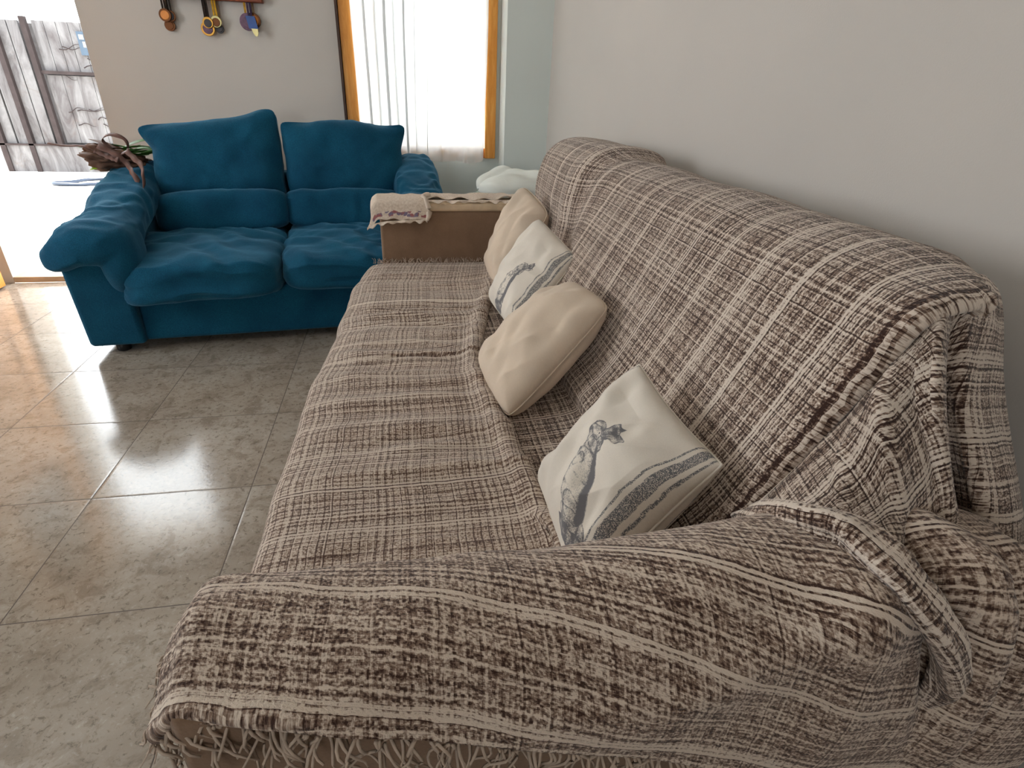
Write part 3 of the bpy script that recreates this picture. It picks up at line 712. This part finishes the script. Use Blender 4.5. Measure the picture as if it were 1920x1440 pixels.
nr, nc = 220, 420
G = surf(P, nr, nc); a3, b3 = uvarc(G); a3 = a3[-1:]-a3; Nn = normals(G); Nn *= np.where(-Nn[..., 1:2]*.6+Nn[..., 2:3] > -.2, 1, -1)
tt = np.linspace(0, 1, nr)[:, None]; X = G[..., 0]
d = .007*noise(X*5, tt*5, 0, 51)+.003*noise(X*14, tt*12, 0, 52)
d = d+.010*sm(.1, .35, X)*np.sin(tt*22+X*9+2*noise(X*4, tt*3, 0, 7))*sm(.35, .6, tt)*.55
d = d-.045*np.exp(-((X-.525+.05*np.cos(tt*3.14))/.020)**2)*sm(.35, .6, tt)*sm(1.0, .80, tt)
d = d+.026*np.exp(-((X-.455)/.055)**2)*sm(.4, .7, tt)*sm(1, .8, tt)
d = d+.020*np.exp(-((X-.600+.03*np.cos(tt*3.14))/.035)**2)*sm(.35, .55, tt)*sm(1.15, .8, tt)-.018*np.exp(-((X-.665)/.02)**2)*sm(.5, .7, tt)
G = G+Nn*((d+.004)*sm(0, .1, tt))[..., None]
arm = thick('arm_throw', G, PLAIDARM, None, None, .004, flip=False); arm.data.uv_layers.new(name='UVMap')
setuv(arm, b3+.35, a3+.030)
tag(arm, 'fringed beige and brown plaid throw folded over the near sofa arm in front', 'throw')
hem = G[-1]; fringe('fringe', hem[::3], [(random.uniform(-.15, .15), -.12, -1) for _ in hem[::3]], arm, .056, 4.4, 5, .0017)
hem = G[int(nr*.45):, 0]; fringe('fringe', hem[::4], [(-.6, -.1, -1) for _ in hem[::4]], arm, .03, 4.5, 6, .0010)

# ------------------------------------------------------------------ pillows
def pillow(name, corners, T, matl, label, seed, n=110, ink=False, bow=-.03, group=None, rnd=.055, skew=None):
    L, Tt, R, B = [np.array(c, float) for c in corners]     # left, top, right, bottom: L->T is v, L->B is u
    s = np.linspace(0, 1, n); U, Vv = np.meshgrid(s, s, indexing='ij')
    # pull the sides in between the corners
    u2 = U+bow*(1-2*U)*(4*Vv*(1-Vv))*0.5*np.abs(1-2*U); v2 = Vv+bow*(1-2*Vv)*(4*U*(1-U))*0.5*np.abs(1-2*Vv)
    rc = 1-rnd*(np.abs(2*U-1)*np.abs(2*Vv-1))**6; u2 = .5+(u2-.5)*rc; v2 = .5+(v2-.5)*rc
    C0 = ((1-u2)*(1-v2))[..., None]*L+((1-u2)*v2)[..., None]*Tt+(u2*v2)[..., None]*R+(u2*(1-v2))[..., None]*B
    nrm = np.cross(R-L, Tt-B); nrm /= np.linalg.norm(nrm)
    if nrm[0] > 0 or (abs(nrm[0]) < .2 and nrm[2] < 0): nrm = -nrm
    bulge = (np.clip(4*U*(1-U), 0, 1)**.46*np.clip(4*Vv*(1-Vv), 0, 1)**.46)
    wr = .012*noise(U*3.2, Vv*3.2, 0, seed)+.008*noise(U*8+2*Vv, Vv*5, 0, seed+1)+.004*ridge(noise(U*5-Vv*3, Vv*3+U, 0, seed+2))
    cen = np.abs(U-.5)+np.abs(Vv-.5)
    wr = wr+.009*np.sin(np.arctan2(Vv-.5, U-.5)*9+seed)*sm(.35, .8, cen)
    e = np.clip(6*np.minimum(np.minimum(U, 1-U), np.minimum(Vv, 1-Vv)), 0, 1)
    front = C0+nrm*(T*.5*bulge+wr*e)[..., None]; backs = C0-nrm*(T*.5*bulge+.5*wr*e)[..., None]
    V = np.vstack([front.reshape(-1, 3), backs.reshape(-1, 3)])
    F = gridF(n, n)+gridF(n, n, n*n, True)
    rim = [i*n for i in range(n)]+[(n-1)*n+j for j in range(1, n)]+[i*n+n-1 for i in range(n-2, -1, -1)]+[j for j in range(n-2, 0, -1)]
    F += [(rim[k], rim[(k+1) % len(rim)], rim[(k+1) % len(rim)]+n*n, rim[k]+n*n) for k in range(len(rim))]
    uv = np.stack([U, Vv], 2).reshape(-1, 2); uv = np.vstack([uv, uv])
    at = None
    if ink:
        ik, stp = print_mask(U, Vv, skew); z0 = np.zeros(n*n); at = {'ink': np.concatenate([ik.ravel(), z0]), 'stripe': np.concatenate([stp.ravel(), stp.ravel()])}
    c = (L+Tt+R+B)/4; root = tag(empty(name, (c[0], c[1], min(L[2], B[2]))), label, 'pillow', group)
    o = mesh('cover', V, F, matl, root, True, uv, at)
    o.data.update()
    rp = V[rim+[rim[0]]]; mb = MB(); mb.tube([tuple(p) for p in rp[::2]]+[tuple(rp[0])], .0022, 6); mb.build('seam', matl, root, smooth=True)
    return root
def seg0(P, Q, ra, rb, x, y):
    P = np.array(P); Q = np.array(Q); d = Q-P; t = np.clip(((x-P[0])*d[0]+(y-P[1])*d[1])/(d@d), 0, 1)
    return np.hypot(x-P[0]-t*d[0], y-P[1]-t*d[1])-(ra+(rb-ra)*t)
def print_mask(U, V, skew):
    def seg(P, Q, ra, rb, x, y): return seg0(P, Q, ra*skew[6], rb*skew[6], x, y)
    """hare standing upright (print runs along v) and a woven stripe band near u = 1"""
    U0, V0, a1_, a2_, b1_, b2_, fat = skew; dt = a1_*b2_-a2_*b1_       # where the print sits on the stretched cover
    x = ((U-U0)*b2_-(V-V0)*a2_)/dt; y = ((V-V0)*a1_-(U-U0)*b1_)/dt
    w = .010*noise(x*30, y*30, 0, 77)
    body = seg((.300, .24), (.330, .47), .072, .070, x, y); chest = seg((.33, .47), (.36, .60), .068, .042, x, y)
    head = seg((.375, .685), (.365, .655), .058, .062, x, y); snout = seg((.365, .69), (.318, .69), .034, .024, x, y)
    ear1 = seg((.42, .72), (.505, .800), .016, .028, x, y); ear1 = np.minimum(ear1, seg((.505, .80), (.560, .845), .024, .003, x, y))
    ear2 = seg((.43, .70), (.53, .755), .014, .026, x, y); ear2 = np.minimum(ear2, seg((.53, .755), (.595, .775), .022, .003, x, y))
    leg = seg((.31, .20), (.30, .07), .055, .040, x, y); foot = seg((.30, .05), (.20, .045), .026, .018, x, y)
    paw = seg((.30, .50), (.245, .43), .020, .014, x, y); grass = seg((.18, .06), (.40, .06), .030, .035, x, y); fur = seg((.23, .14), (.36, .14), .03, .05, x, y)
    parts = [(body, .42), (chest, .42), (head, .50), (snout, .5), (ear1, .62), (ear2, .58), (leg, .5), (foot, .7), (paw, .5), (grass, .70), (fur, .5)]
    ik = np.zeros_like(x)
    for dd, k in parts:
        ins = sm(.004, -.004, dd+w); rimk = np.exp(-(np.abs(dd+w)/.008)**2)
        ik = np.maximum(ik, ins*k*(.85+.40*noise(x*34, y*34, 0, 5))+rimk*.35*ins)
    sh = sm(.0, .05, x-(.33+.12*(y-.25)))*sm(.02, -.01, np.minimum(body, chest)); ik = np.maximum(ik, sh*.85)
    eye = np.hypot(x-.385, y-.695); ik = np.where(eye < .014, .15, ik); ik = np.where(eye < .008, .95, ik)
    hl = sm(.04, .0, seg((.285, .30), (.30, .44), .02, .02, x, y)); ik = ik*(1-.4*hl)
    ws = .003*noise(U*0, V*14, 0, 9)
    s = ((np.abs(U-.925+ws) < .026)*1.0+(np.abs(U-.872+ws) < .0055)+(np.abs(U-.976+ws) < .0055)+(np.abs(U-.045+ws) < .006)*.8)
    return ik, np.clip(s, 0, 1)
# leaning against the far arm, against the back, and down towards the near arm
pillow('beige_pillow', [(.342, 2.27, .475), (.458, 2.20, .805), (.530, 2.05, .728), (.338, 1.96, .470)], .15, LINEN,
       'plain beige pillow farthest back, wedged against the bare brown arm', 1)
pillow('rabbit_pillow', [(.275, 1.83, .490), (.450, 1.88, .748), (.516, 1.62, .682), (.316, 1.51, .478)], .14, PRINT,
       'rabbit print pillow squeezed between the two plain beige ones, half hiding its stripe', 2, n=240, ink=True, skew=(.36, .0, .60, .05, .05, .72, 2.0), rnd=.035, bow=0.0)
pillow('beige_pillow', [(.176, 1.35, .488), (.438, 1.41, .672), (.468, 1.18, .684), (.212, 1.07, .460)], .17, LINEN,
       'plump plain beige pillow in the middle of the long sofa seat', 3)
pillow('rabbit_pillow', [(.232, .850, .455), (.416, .870, .692), (.446, .600, .652), (.225, .535, .460)], .16, PRINT,
       'cream rabbit print pillow with dark stripe leaning beside the near sofa arm', 4, n=300, ink=True, skew=(.497, .066, 1.026, -.577, .139, .71, 1.5), rnd=.02, bow=.07)

# ------------------------------------------------------------------ embroidered cloth on the far arm
LACE, nt, p = mat('embroidered_cotton'); n = N(nt); setp(p, .9, .1)
uvn = n.uv(); sep = n.new('ShaderNodeSeparateXYZ'); nt.links.new(uvn, sep.inputs[0])
vo = n.new('ShaderNodeTexVoronoi'); nt.links.new(uvn, vo.inputs['Vector']); vo.inputs['Scale'].default_value = 55
band = n.m('MULTIPLY', n.m('GREATER_THAN', sep.outputs[1], .010), n.m('LESS_THAN', sep.outputs[1], .032))
fl = n.m('LESS_THAN', vo.outputs['Distance'], .52)
cc = n.mix(n.ramp(n.noise(uvn, 40, 2), [(.45, (0, 0, 0, 1)), (.55, (1, 1, 1, 1))]), lin((140, 46, 62)), lin((84, 76, 120)))
base = n.ramp(n.noise(uvn, 120, 3), [(.3, lin((200, 182, 164))), (.7, lin((226, 212, 198)))])
nt.links.new(n.mix(n.m('MULTIPLY', n.m('MULTIPLY', band, fl), .8), base, cc), p.inputs['Base Color'])
n.bump(n.noise(uvn, 500, 3), .4, .001, p)
lace = tag(empty('arm_cover', (.15, 2.46, .705)), 'cream embroidered lace-edged cloth draped over the bare brown sofa arm', 'arm cover')
nr, nc = 60, 140
# end piece: hangs down the inner face, lies over the top of the arm
pr = np.array([(2.366, .645), (2.368, .663), (2.370, .690), (2.376, .709), (2.40, .717), (2.46, .719), (2.53, .716), (2.551, .705), (2.555, .66)])
G = np.zeros((nr, nc, 3)); pp = cr(pr, np.linspace(0, len(pr)-1, nr)); xx = np.linspace(-.150, .105, nc)
for j, x in enumerate(xx):
    G[:, j, 0] = x; G[:, j, 1] = pp[:, 0]; G[:, j, 2] = pp[:, 1]
over = sm(-.100, -.150, G[..., 0]); G[..., 2] -= over*.030; G[..., 0] = np.maximum(G[..., 0], -.125-.02*sm(.66, .60, G[..., 2]))
G[..., 2] += .004*np.sin(G[..., 0]*120)*sm(.66, .63, G[..., 2])+.004*noise(G[..., 0]*25, G[..., 1]*25, 0, 5)-.022*sm(.65, .63, G[..., 2])*sm(.02, -.13, G[..., 0])*.4
G[..., 1] -= .003+.004*noise(G[..., 0]*20, G[..., 2]*20, 0, 6)*(G[..., 1] < 2.38)
a4, b4 = uvarc(G); o = thick('draped_cloth', G, LACE, lace, None, .003, flip=True); o.data.uv_layers.new(name='UVMap'); setuv(o, b4, a4)
# turned-back roll at its inner edge
def ruffle(name, pts, nrm, w_, f):
    P = cr(np.array(pts, float), np.linspace(0, len(pts)-1, 160)); s_ = np.linspace(0, 1, 160); rows = []
    for q_ in np.linspace(0, 1, 6):
        o_ = np.array(nrm)[None]*w_*q_*(1+.25*np.sin(s_*f*1.7))[:, None]; o_[:, 1] += q_*.006*np.sin(s_*f+q_); o_[:, 2] += q_*.003*np.sin(s_*f*1.3); rows.append(P+o_)
    return thick(name, np.array(rows), CREAM_L, lace, None, .0015)
CREAM_L = m_simple('lace_cream', (222, 206, 190), .9, .1, .12, 200, .3)
ruffle('lace_edge', [(-.146, 2.361, .612), (-.10, 2.361, .632), (-.03, 2.361, .640), (.04, 2.361, .643), (.098, 2.361, .645)], (-.1, -.2, -1), .010, 27)
ruffle('lace_edge', [(.10, 2.385, .719), (.20, 2.380, .718), (.30, 2.386, .719), (.40, 2.380, .719), (.46, 2.388, .719)], (0, -.5, -.8), .011, 33)
m = MB(); m.tube([(.095+.012*math.sin(i*.7), 2.368+(.002 if i < 5 else .012*(i-4)), .640+.0165*i if i < 5 else .728) for i in range(12)], lambda s: .011+.004*math.sin(s*9), 10, .8)
m.build('rolled_edge', LACE, lace, smooth=True)
# strip running on along the top with a wavy lace edge
nr, nc = 16, 200; xx = np.linspace(.10, .56, nc)[None]; t = np.linspace(0, 1, nr)[:, None]
yw = 2.405-.012*np.sin(xx*70)-.016*np.sin(xx*23+1)+.03*sm(.35, .5, xx)
G = np.stack([np.broadcast_to(xx, (nr, nc)), yw+(2.54-yw)*t, +.714+.004*np.sin(xx*60+t*3)*(1-t)+.004+.004*noise(xx*30, t*3, 0, 4)+t*0], 2)
a4, b4 = uvarc(G); o = thick('lace_strip', G, LACE, lace, None, .003, flip=True); o.data.uv_layers.new(name='UVMap'); setuv(o, b4, a4+.2)

# ------------------------------------------------------------------ white pillow on a side table in the corner
tb = tag(empty('side_table', (.60, 2.95, 0)), 'pale green low side table in the corner behind the brown sofa', 'side table')
PG = m_simple('pale_green_paint', (188, 204, 190), .6, .3, .03, 5)
box('table_top', (.40, 2.76, .60), (.84, 3.18, .63), PG, tb, bevel=.004)
for x in (.42, .79):
    for y in (2.78, 3.13): box('leg', (x, y, 0), (x+.035, y+.035, .60), PG, tb)
V, F = puffbox(44, 3.2); Q = V*np.array([.225, .205, .062])
Q[:, 2] *= 1-.35*np.clip(np.abs(V[:, 0])**5+np.abs(V[:, 1])**5, 0, 1)
Q[:, 2] += .012*noise(V[:, 0]*2.4, V[:, 1]*2.4, 0, 3)+.012*np.exp(-((V[:, 0]-.1*V[:, 1]+.15)/.5)**2)*(V[:, 2] > 0)
Q[:, 2] += .016*np.exp(-((V[:, 0]*.8+V[:, 1]*.6-.1)/.22)**2)*(V[:, 2] > 0)-.012*np.exp(-((V[:, 0]*.6-V[:, 1]+.5)/.12)**2)*(V[:, 2] > 0)
q = mesh('white_pillow', Q+np.array([.605, 2.96, .685]), F, WHITEC)
tag(q, 'soft white pillow lying in the corner behind the bare brown sofa arm', 'pillow')

# ------------------------------------------------------------------ bouquet with brown ribbon behind the blue sofa's left arm
GREEN = m_simple('leaf_green', (66, 110, 44), .5, .4, .3, 20); LIME = m_simple('lime_paper', (150, 190, 50), .5, .4, .2, 20)
RIB = m_simple('brown_ribbon', (104, 74, 66), .6, .4, .2, 25); WRAP = m_simple('brown_wrap', (92, 66, 52), .7, .3, .25, 14)
bq = tag(empty('bouquet', (-1.38, 3.30, .76)), 'bouquet of green leaves in brown wrap and ribbon lying behind blue sofa arm', 'bouquet')
def leaf(m, base, d, L, w, curl, seed):
    rng = random.Random(seed); d = Vector(d).normalized(); side = d.cross(Vector((0, 0, 1))).normalized(); up = side.cross(d); side = (side+up*rng.uniform(-.5, .5)).normalized()
    V = []; ns = 9
    for i in range(ns):
        s = i/(ns-1); ww = w*math.sin(math.pi*(s*.93+.05))**.8; c = Vector(base)+d*L*s+up*(curl*L*math.sin(s*2.2))
        V += [c-side*ww/2, c+up*(-.12*ww), c+side*ww/2]
    F = []
    for i in range(ns-1):
        for k in (0, 1): F.append((i*3+k, i*3+k+1, i*3+3+k+1, i*3+3+k))
    m.add(V, F)
def solid(o, t): s = o.modifiers.new('t', 'SOLIDIFY'); s.thickness = t; return o
random.seed(3); m = MB()
for i in range(20):
    a = random.uniform(-.5, .5); b = random.choice((-1, 1, 1)); leaf(m, (-1.38+random.uniform(-.05, .08), 3.30+random.uniform(-.04, .04), .775+random.uniform(-.02, .03)), (b*1.0, a, random.uniform(-.1, .25)), random.uniform(.08, .17), random.uniform(.025, .04), random.uniform(-.1, .2), i)
solid(m.build('leaves', GREEN, bq, smooth=True), .001)
m = MB()
for i in range(12): leaf(m, (-1.35+random.uniform(-.02, .03), 3.28+random.uniform(-.03, .03), .765+random.uniform(-.02, .04)), (-1.0, random.uniform(-.5, .3), random.uniform(-.12, .22)), random.uniform(.10, .17), random.uniform(.05, .08), random.uniform(-.15, .15), 40+i)
solid(m.build('paper_wrap', WRAP, bq, smooth=True), .001)
V, F = puffbox(30, 2.3); rr = 1+.22*fbm(V[:, 0]*2.5, V[:, 1]*2.5, V[:, 2]*2.5, 5)+.10*np.sin(np.arctan2(V[:, 2], V[:, 1])*7)
Q = V*rr[:, None]*np.array([.125, .085, .052]); Q[:, 1:] *= (1+.35*V[:, :1]*-1); Q[:, 2] += .05*V[:, 0]*-.3
mesh('crumpled_wrap', Q+np.array([-1.385, 3.27, .758]), F, WRAP, bq)
m = MB(); leaf(m, (-1.39, 3.22, .735), (-1, -.2, -.35), .10, .05, .1, 77); solid(m.build('lime_paper', LIME, bq, smooth=True), .001)
m = MB()
def ribbon(pts, w):
    pts = [Vector(p) for p in pts]; A = cr(np.array([tuple(p) for p in pts]), np.linspace(0, len(pts)-1, 30)); V = []
    for i, p in enumerate(A):
        tw = Vector((.15, .75, .55)).normalized()*w/2*(1+.15*math.sin(i)); V += [Vector(p)-tw, Vector(p)+tw]
    m.add(V, [(2*i, 2*i+1, 2*i+3, 2*i+2) for i in range(len(A)-1)])
ribbon([(-1.37, 3.22, .80), (-1.40, 3.22, .845), (-1.36, 3.22, .868), (-1.305, 3.22, .850), (-1.30, 3.22, .805), (-1.35, 3.22, .775)], .022)
ribbon([(-1.42, 3.20, .82), (-1.36, 3.19, .79), (-1.31, 3.18, .75), (-1.28, 3.14, .725), (-1.255, 3.09, .71), (-1.225, 3.06, .675)], .034)
ribbon([(-1.30, 3.2, .80), (-1.26, 3.16, .77), (-1.22, 3.12, .745), (-1.20, 3.06, .71), (-1.195, 3.03, .66)], .034)
ribbon([(-1.42, 3.22, .79), (-1.50, 3.22, .815), (-1.57, 3.22, .815), (-1.64, 3.22, .825)], .012)
ribbon([(-1.44, 3.2, .80), (-1.38, 3.18, .775), (-1.33, 3.16, .76)], .03)
solid(m.build('ribbon', RIB, bq, smooth=True), .0015)

# ------------------------------------------------------------------ medals on a wooden rail
rail = tag(empty('medal_rail', (-.89, 3.68, 1.49)), 'reddish wooden rail on the wall from which medals hang', 'hanging rail')
box('rail_board', (-1.16, 3.655, 1.478), (-.66, 3.70, 1.56), REDWOOD, rail, bevel=.004)
GOLD = m_simple('gold_metal', (190, 140, 60), .3, .6, .1, 30, Metallic=.7); BRONZE = m_simple('bronze_metal', (110, 66, 34), .4, .5, .1, 30, Metallic=.6)
DARKM = m_simple('dark_enamel', (50, 44, 46), .4, .5, .2, 40); ORNG = m_simple('orange_enamel', (220, 140, 60), .35, .5, .1, 30); SILV = m_simple('brass_tip', (190, 176, 120), .3, .6, .1, 30, Metallic=.5)
VIO = m_simple('violet_enamel', (104, 70, 96), .4, .5, .4, 60); BLU = m_simple('blue_enamel', (30, 76, 150), .35, .5, .15, 30)
RB = {'dark': m_simple('ribbon_dark', (46, 36, 30), .8, .2, .5, 90), 'gold': m_simple('ribbon_gold', (196, 148, 40), .8, .2, .3, 60), 'violet': m_simple('ribbon_violet', (58, 44, 70), .8, .2, .4, 60), 'tan': m_simple('ribbon_tan', (134, 110, 84), .8, .2, .3, 60)}
def medal(x, z, r, y, rim, face, rb, label, tiltx=0, inner=.72, ring=False, ell=1.0):
    root = tag(empty('medal', (x, y, z)), label, 'medal', 'medals hanging under the wooden rail')
    m = MB(); zt = 1.53
    m.box((x-.011+tiltx, y+.002, z+r*.75), (x-.002+tiltx, y+.004, zt)); m.box((x+.002+tiltx, y-.001, z+r*.75), (x+.011+tiltx, y+.001, zt)); m.build('ribbon', RB[rb], root)
    m = MB(); m.lathe([(r*ell*.94, -.0035), (r*ell, -.002), (r*ell, .002), (r*ell*.94, .0035)], (x, y-.004, z), 28, 'y')
    o = m.build('disc', rim, root, smooth=False)
    m = MB(); m.lathe([(r*inner*.9*ell, -.0015), (r*inner*ell, 0), (r*inner*ell, .001)], (x, y-.0085, z-(r*.12 if ring else 0)), 24, 'y'); m.build('face', face, root)
    return root
medal(-1.135, 1.358, .026, 3.690, BRONZE, BRONZE, 'tan', 'small brown medal hanging lowest behind the orange-faced one')
medal(-1.120, 1.398, .026, 3.677, BRONZE, DARKM, 'dark', 'dark brown medal right behind the orange-faced one')
medal(-1.140, 1.400, .029, 3.664, BRONZE, ORNG, 'dark', 'round medal with glowing orange face, leftmost under the rail', inner=.70)
medal(-.950, 1.352, .034, 3.676, GOLD, VIO, 'dark', 'gold-rimmed violet medal, lowest of the middle bunch')
medal(-.942, 1.378, .026, 3.664, GOLD, DARKM, 'dark', 'gold ring medal with dark keyhole centre in the middle bunch', ring=True)
medal(-.895, 1.355, .021, 3.688, DARKM, DARKM, 'tan', 'small dark medal hanging low right in the middle bunch')
medal(-.903, 1.385, .027, 3.672, SILV, BRONZE, 'gold', 'pale brass ring medal on a gold ribbon in the middle bunch', ring=True)
medal(-.722, 1.400, .036, 3.690, BRONZE, ORNG, 'tan', 'brown and salmon medal peeping out behind the blue one')
medal(-.748, 1.392, .040, 3.677, VIO, VIO, 'gold', 'violet round medal behind the blue banded one on the right')
root = tag(empty('medal', (-.73, 3.664, 1.37)), 'blue banded shield medal with pale brass tip, rightmost under the rail', 'medal', 'medals hanging under the wooden rail')
m = MB(); m.box((-.742, 3.662, 1.40), (-.733, 3.664, 1.53)); m.box((-.728, 3.659, 1.40), (-.719, 3.661, 1.53)); m.build('ribbon', RB['violet'], root)
m = MB(); m.add([(-.752, 3.652, 1.418), (-.708, 3.652, 1.418), (-.698, 3.652, 1.362), (-.742, 3.652, 1.362), (-.752, 3.66, 1.418), (-.708, 3.66, 1.418), (-.698, 3.66, 1.362), (-.742, 3.66, 1.362)], [(0, 1, 2, 3)[::-1], (4, 5, 6, 7), (0, 4, 5, 1), (1, 5, 6, 2), (2, 6, 7, 3), (3, 7, 4, 0)]); m.build('blue_band', BLU, root)
m = MB(); m.add([(-.732, 3.652, 1.362), (-.700, 3.652, 1.362), (-.700, 3.652, 1.340), (-.706, 3.652, 1.328), (-.716, 3.652, 1.328), (-.724, 3.652, 1.340)]+[(-.732, 3.66, 1.362), (-.700, 3.66, 1.362), (-.700, 3.66, 1.340), (-.706, 3.66, 1.328), (-.716, 3.66, 1.328), (-.724, 3.66, 1.340)], [tuple(range(6)), tuple(range(6, 12))[::-1]]+[(i, i+6, (i+1) % 6+6, (i+1) % 6) for i in range(6)]); m.build('brass_tip', SILV, root)
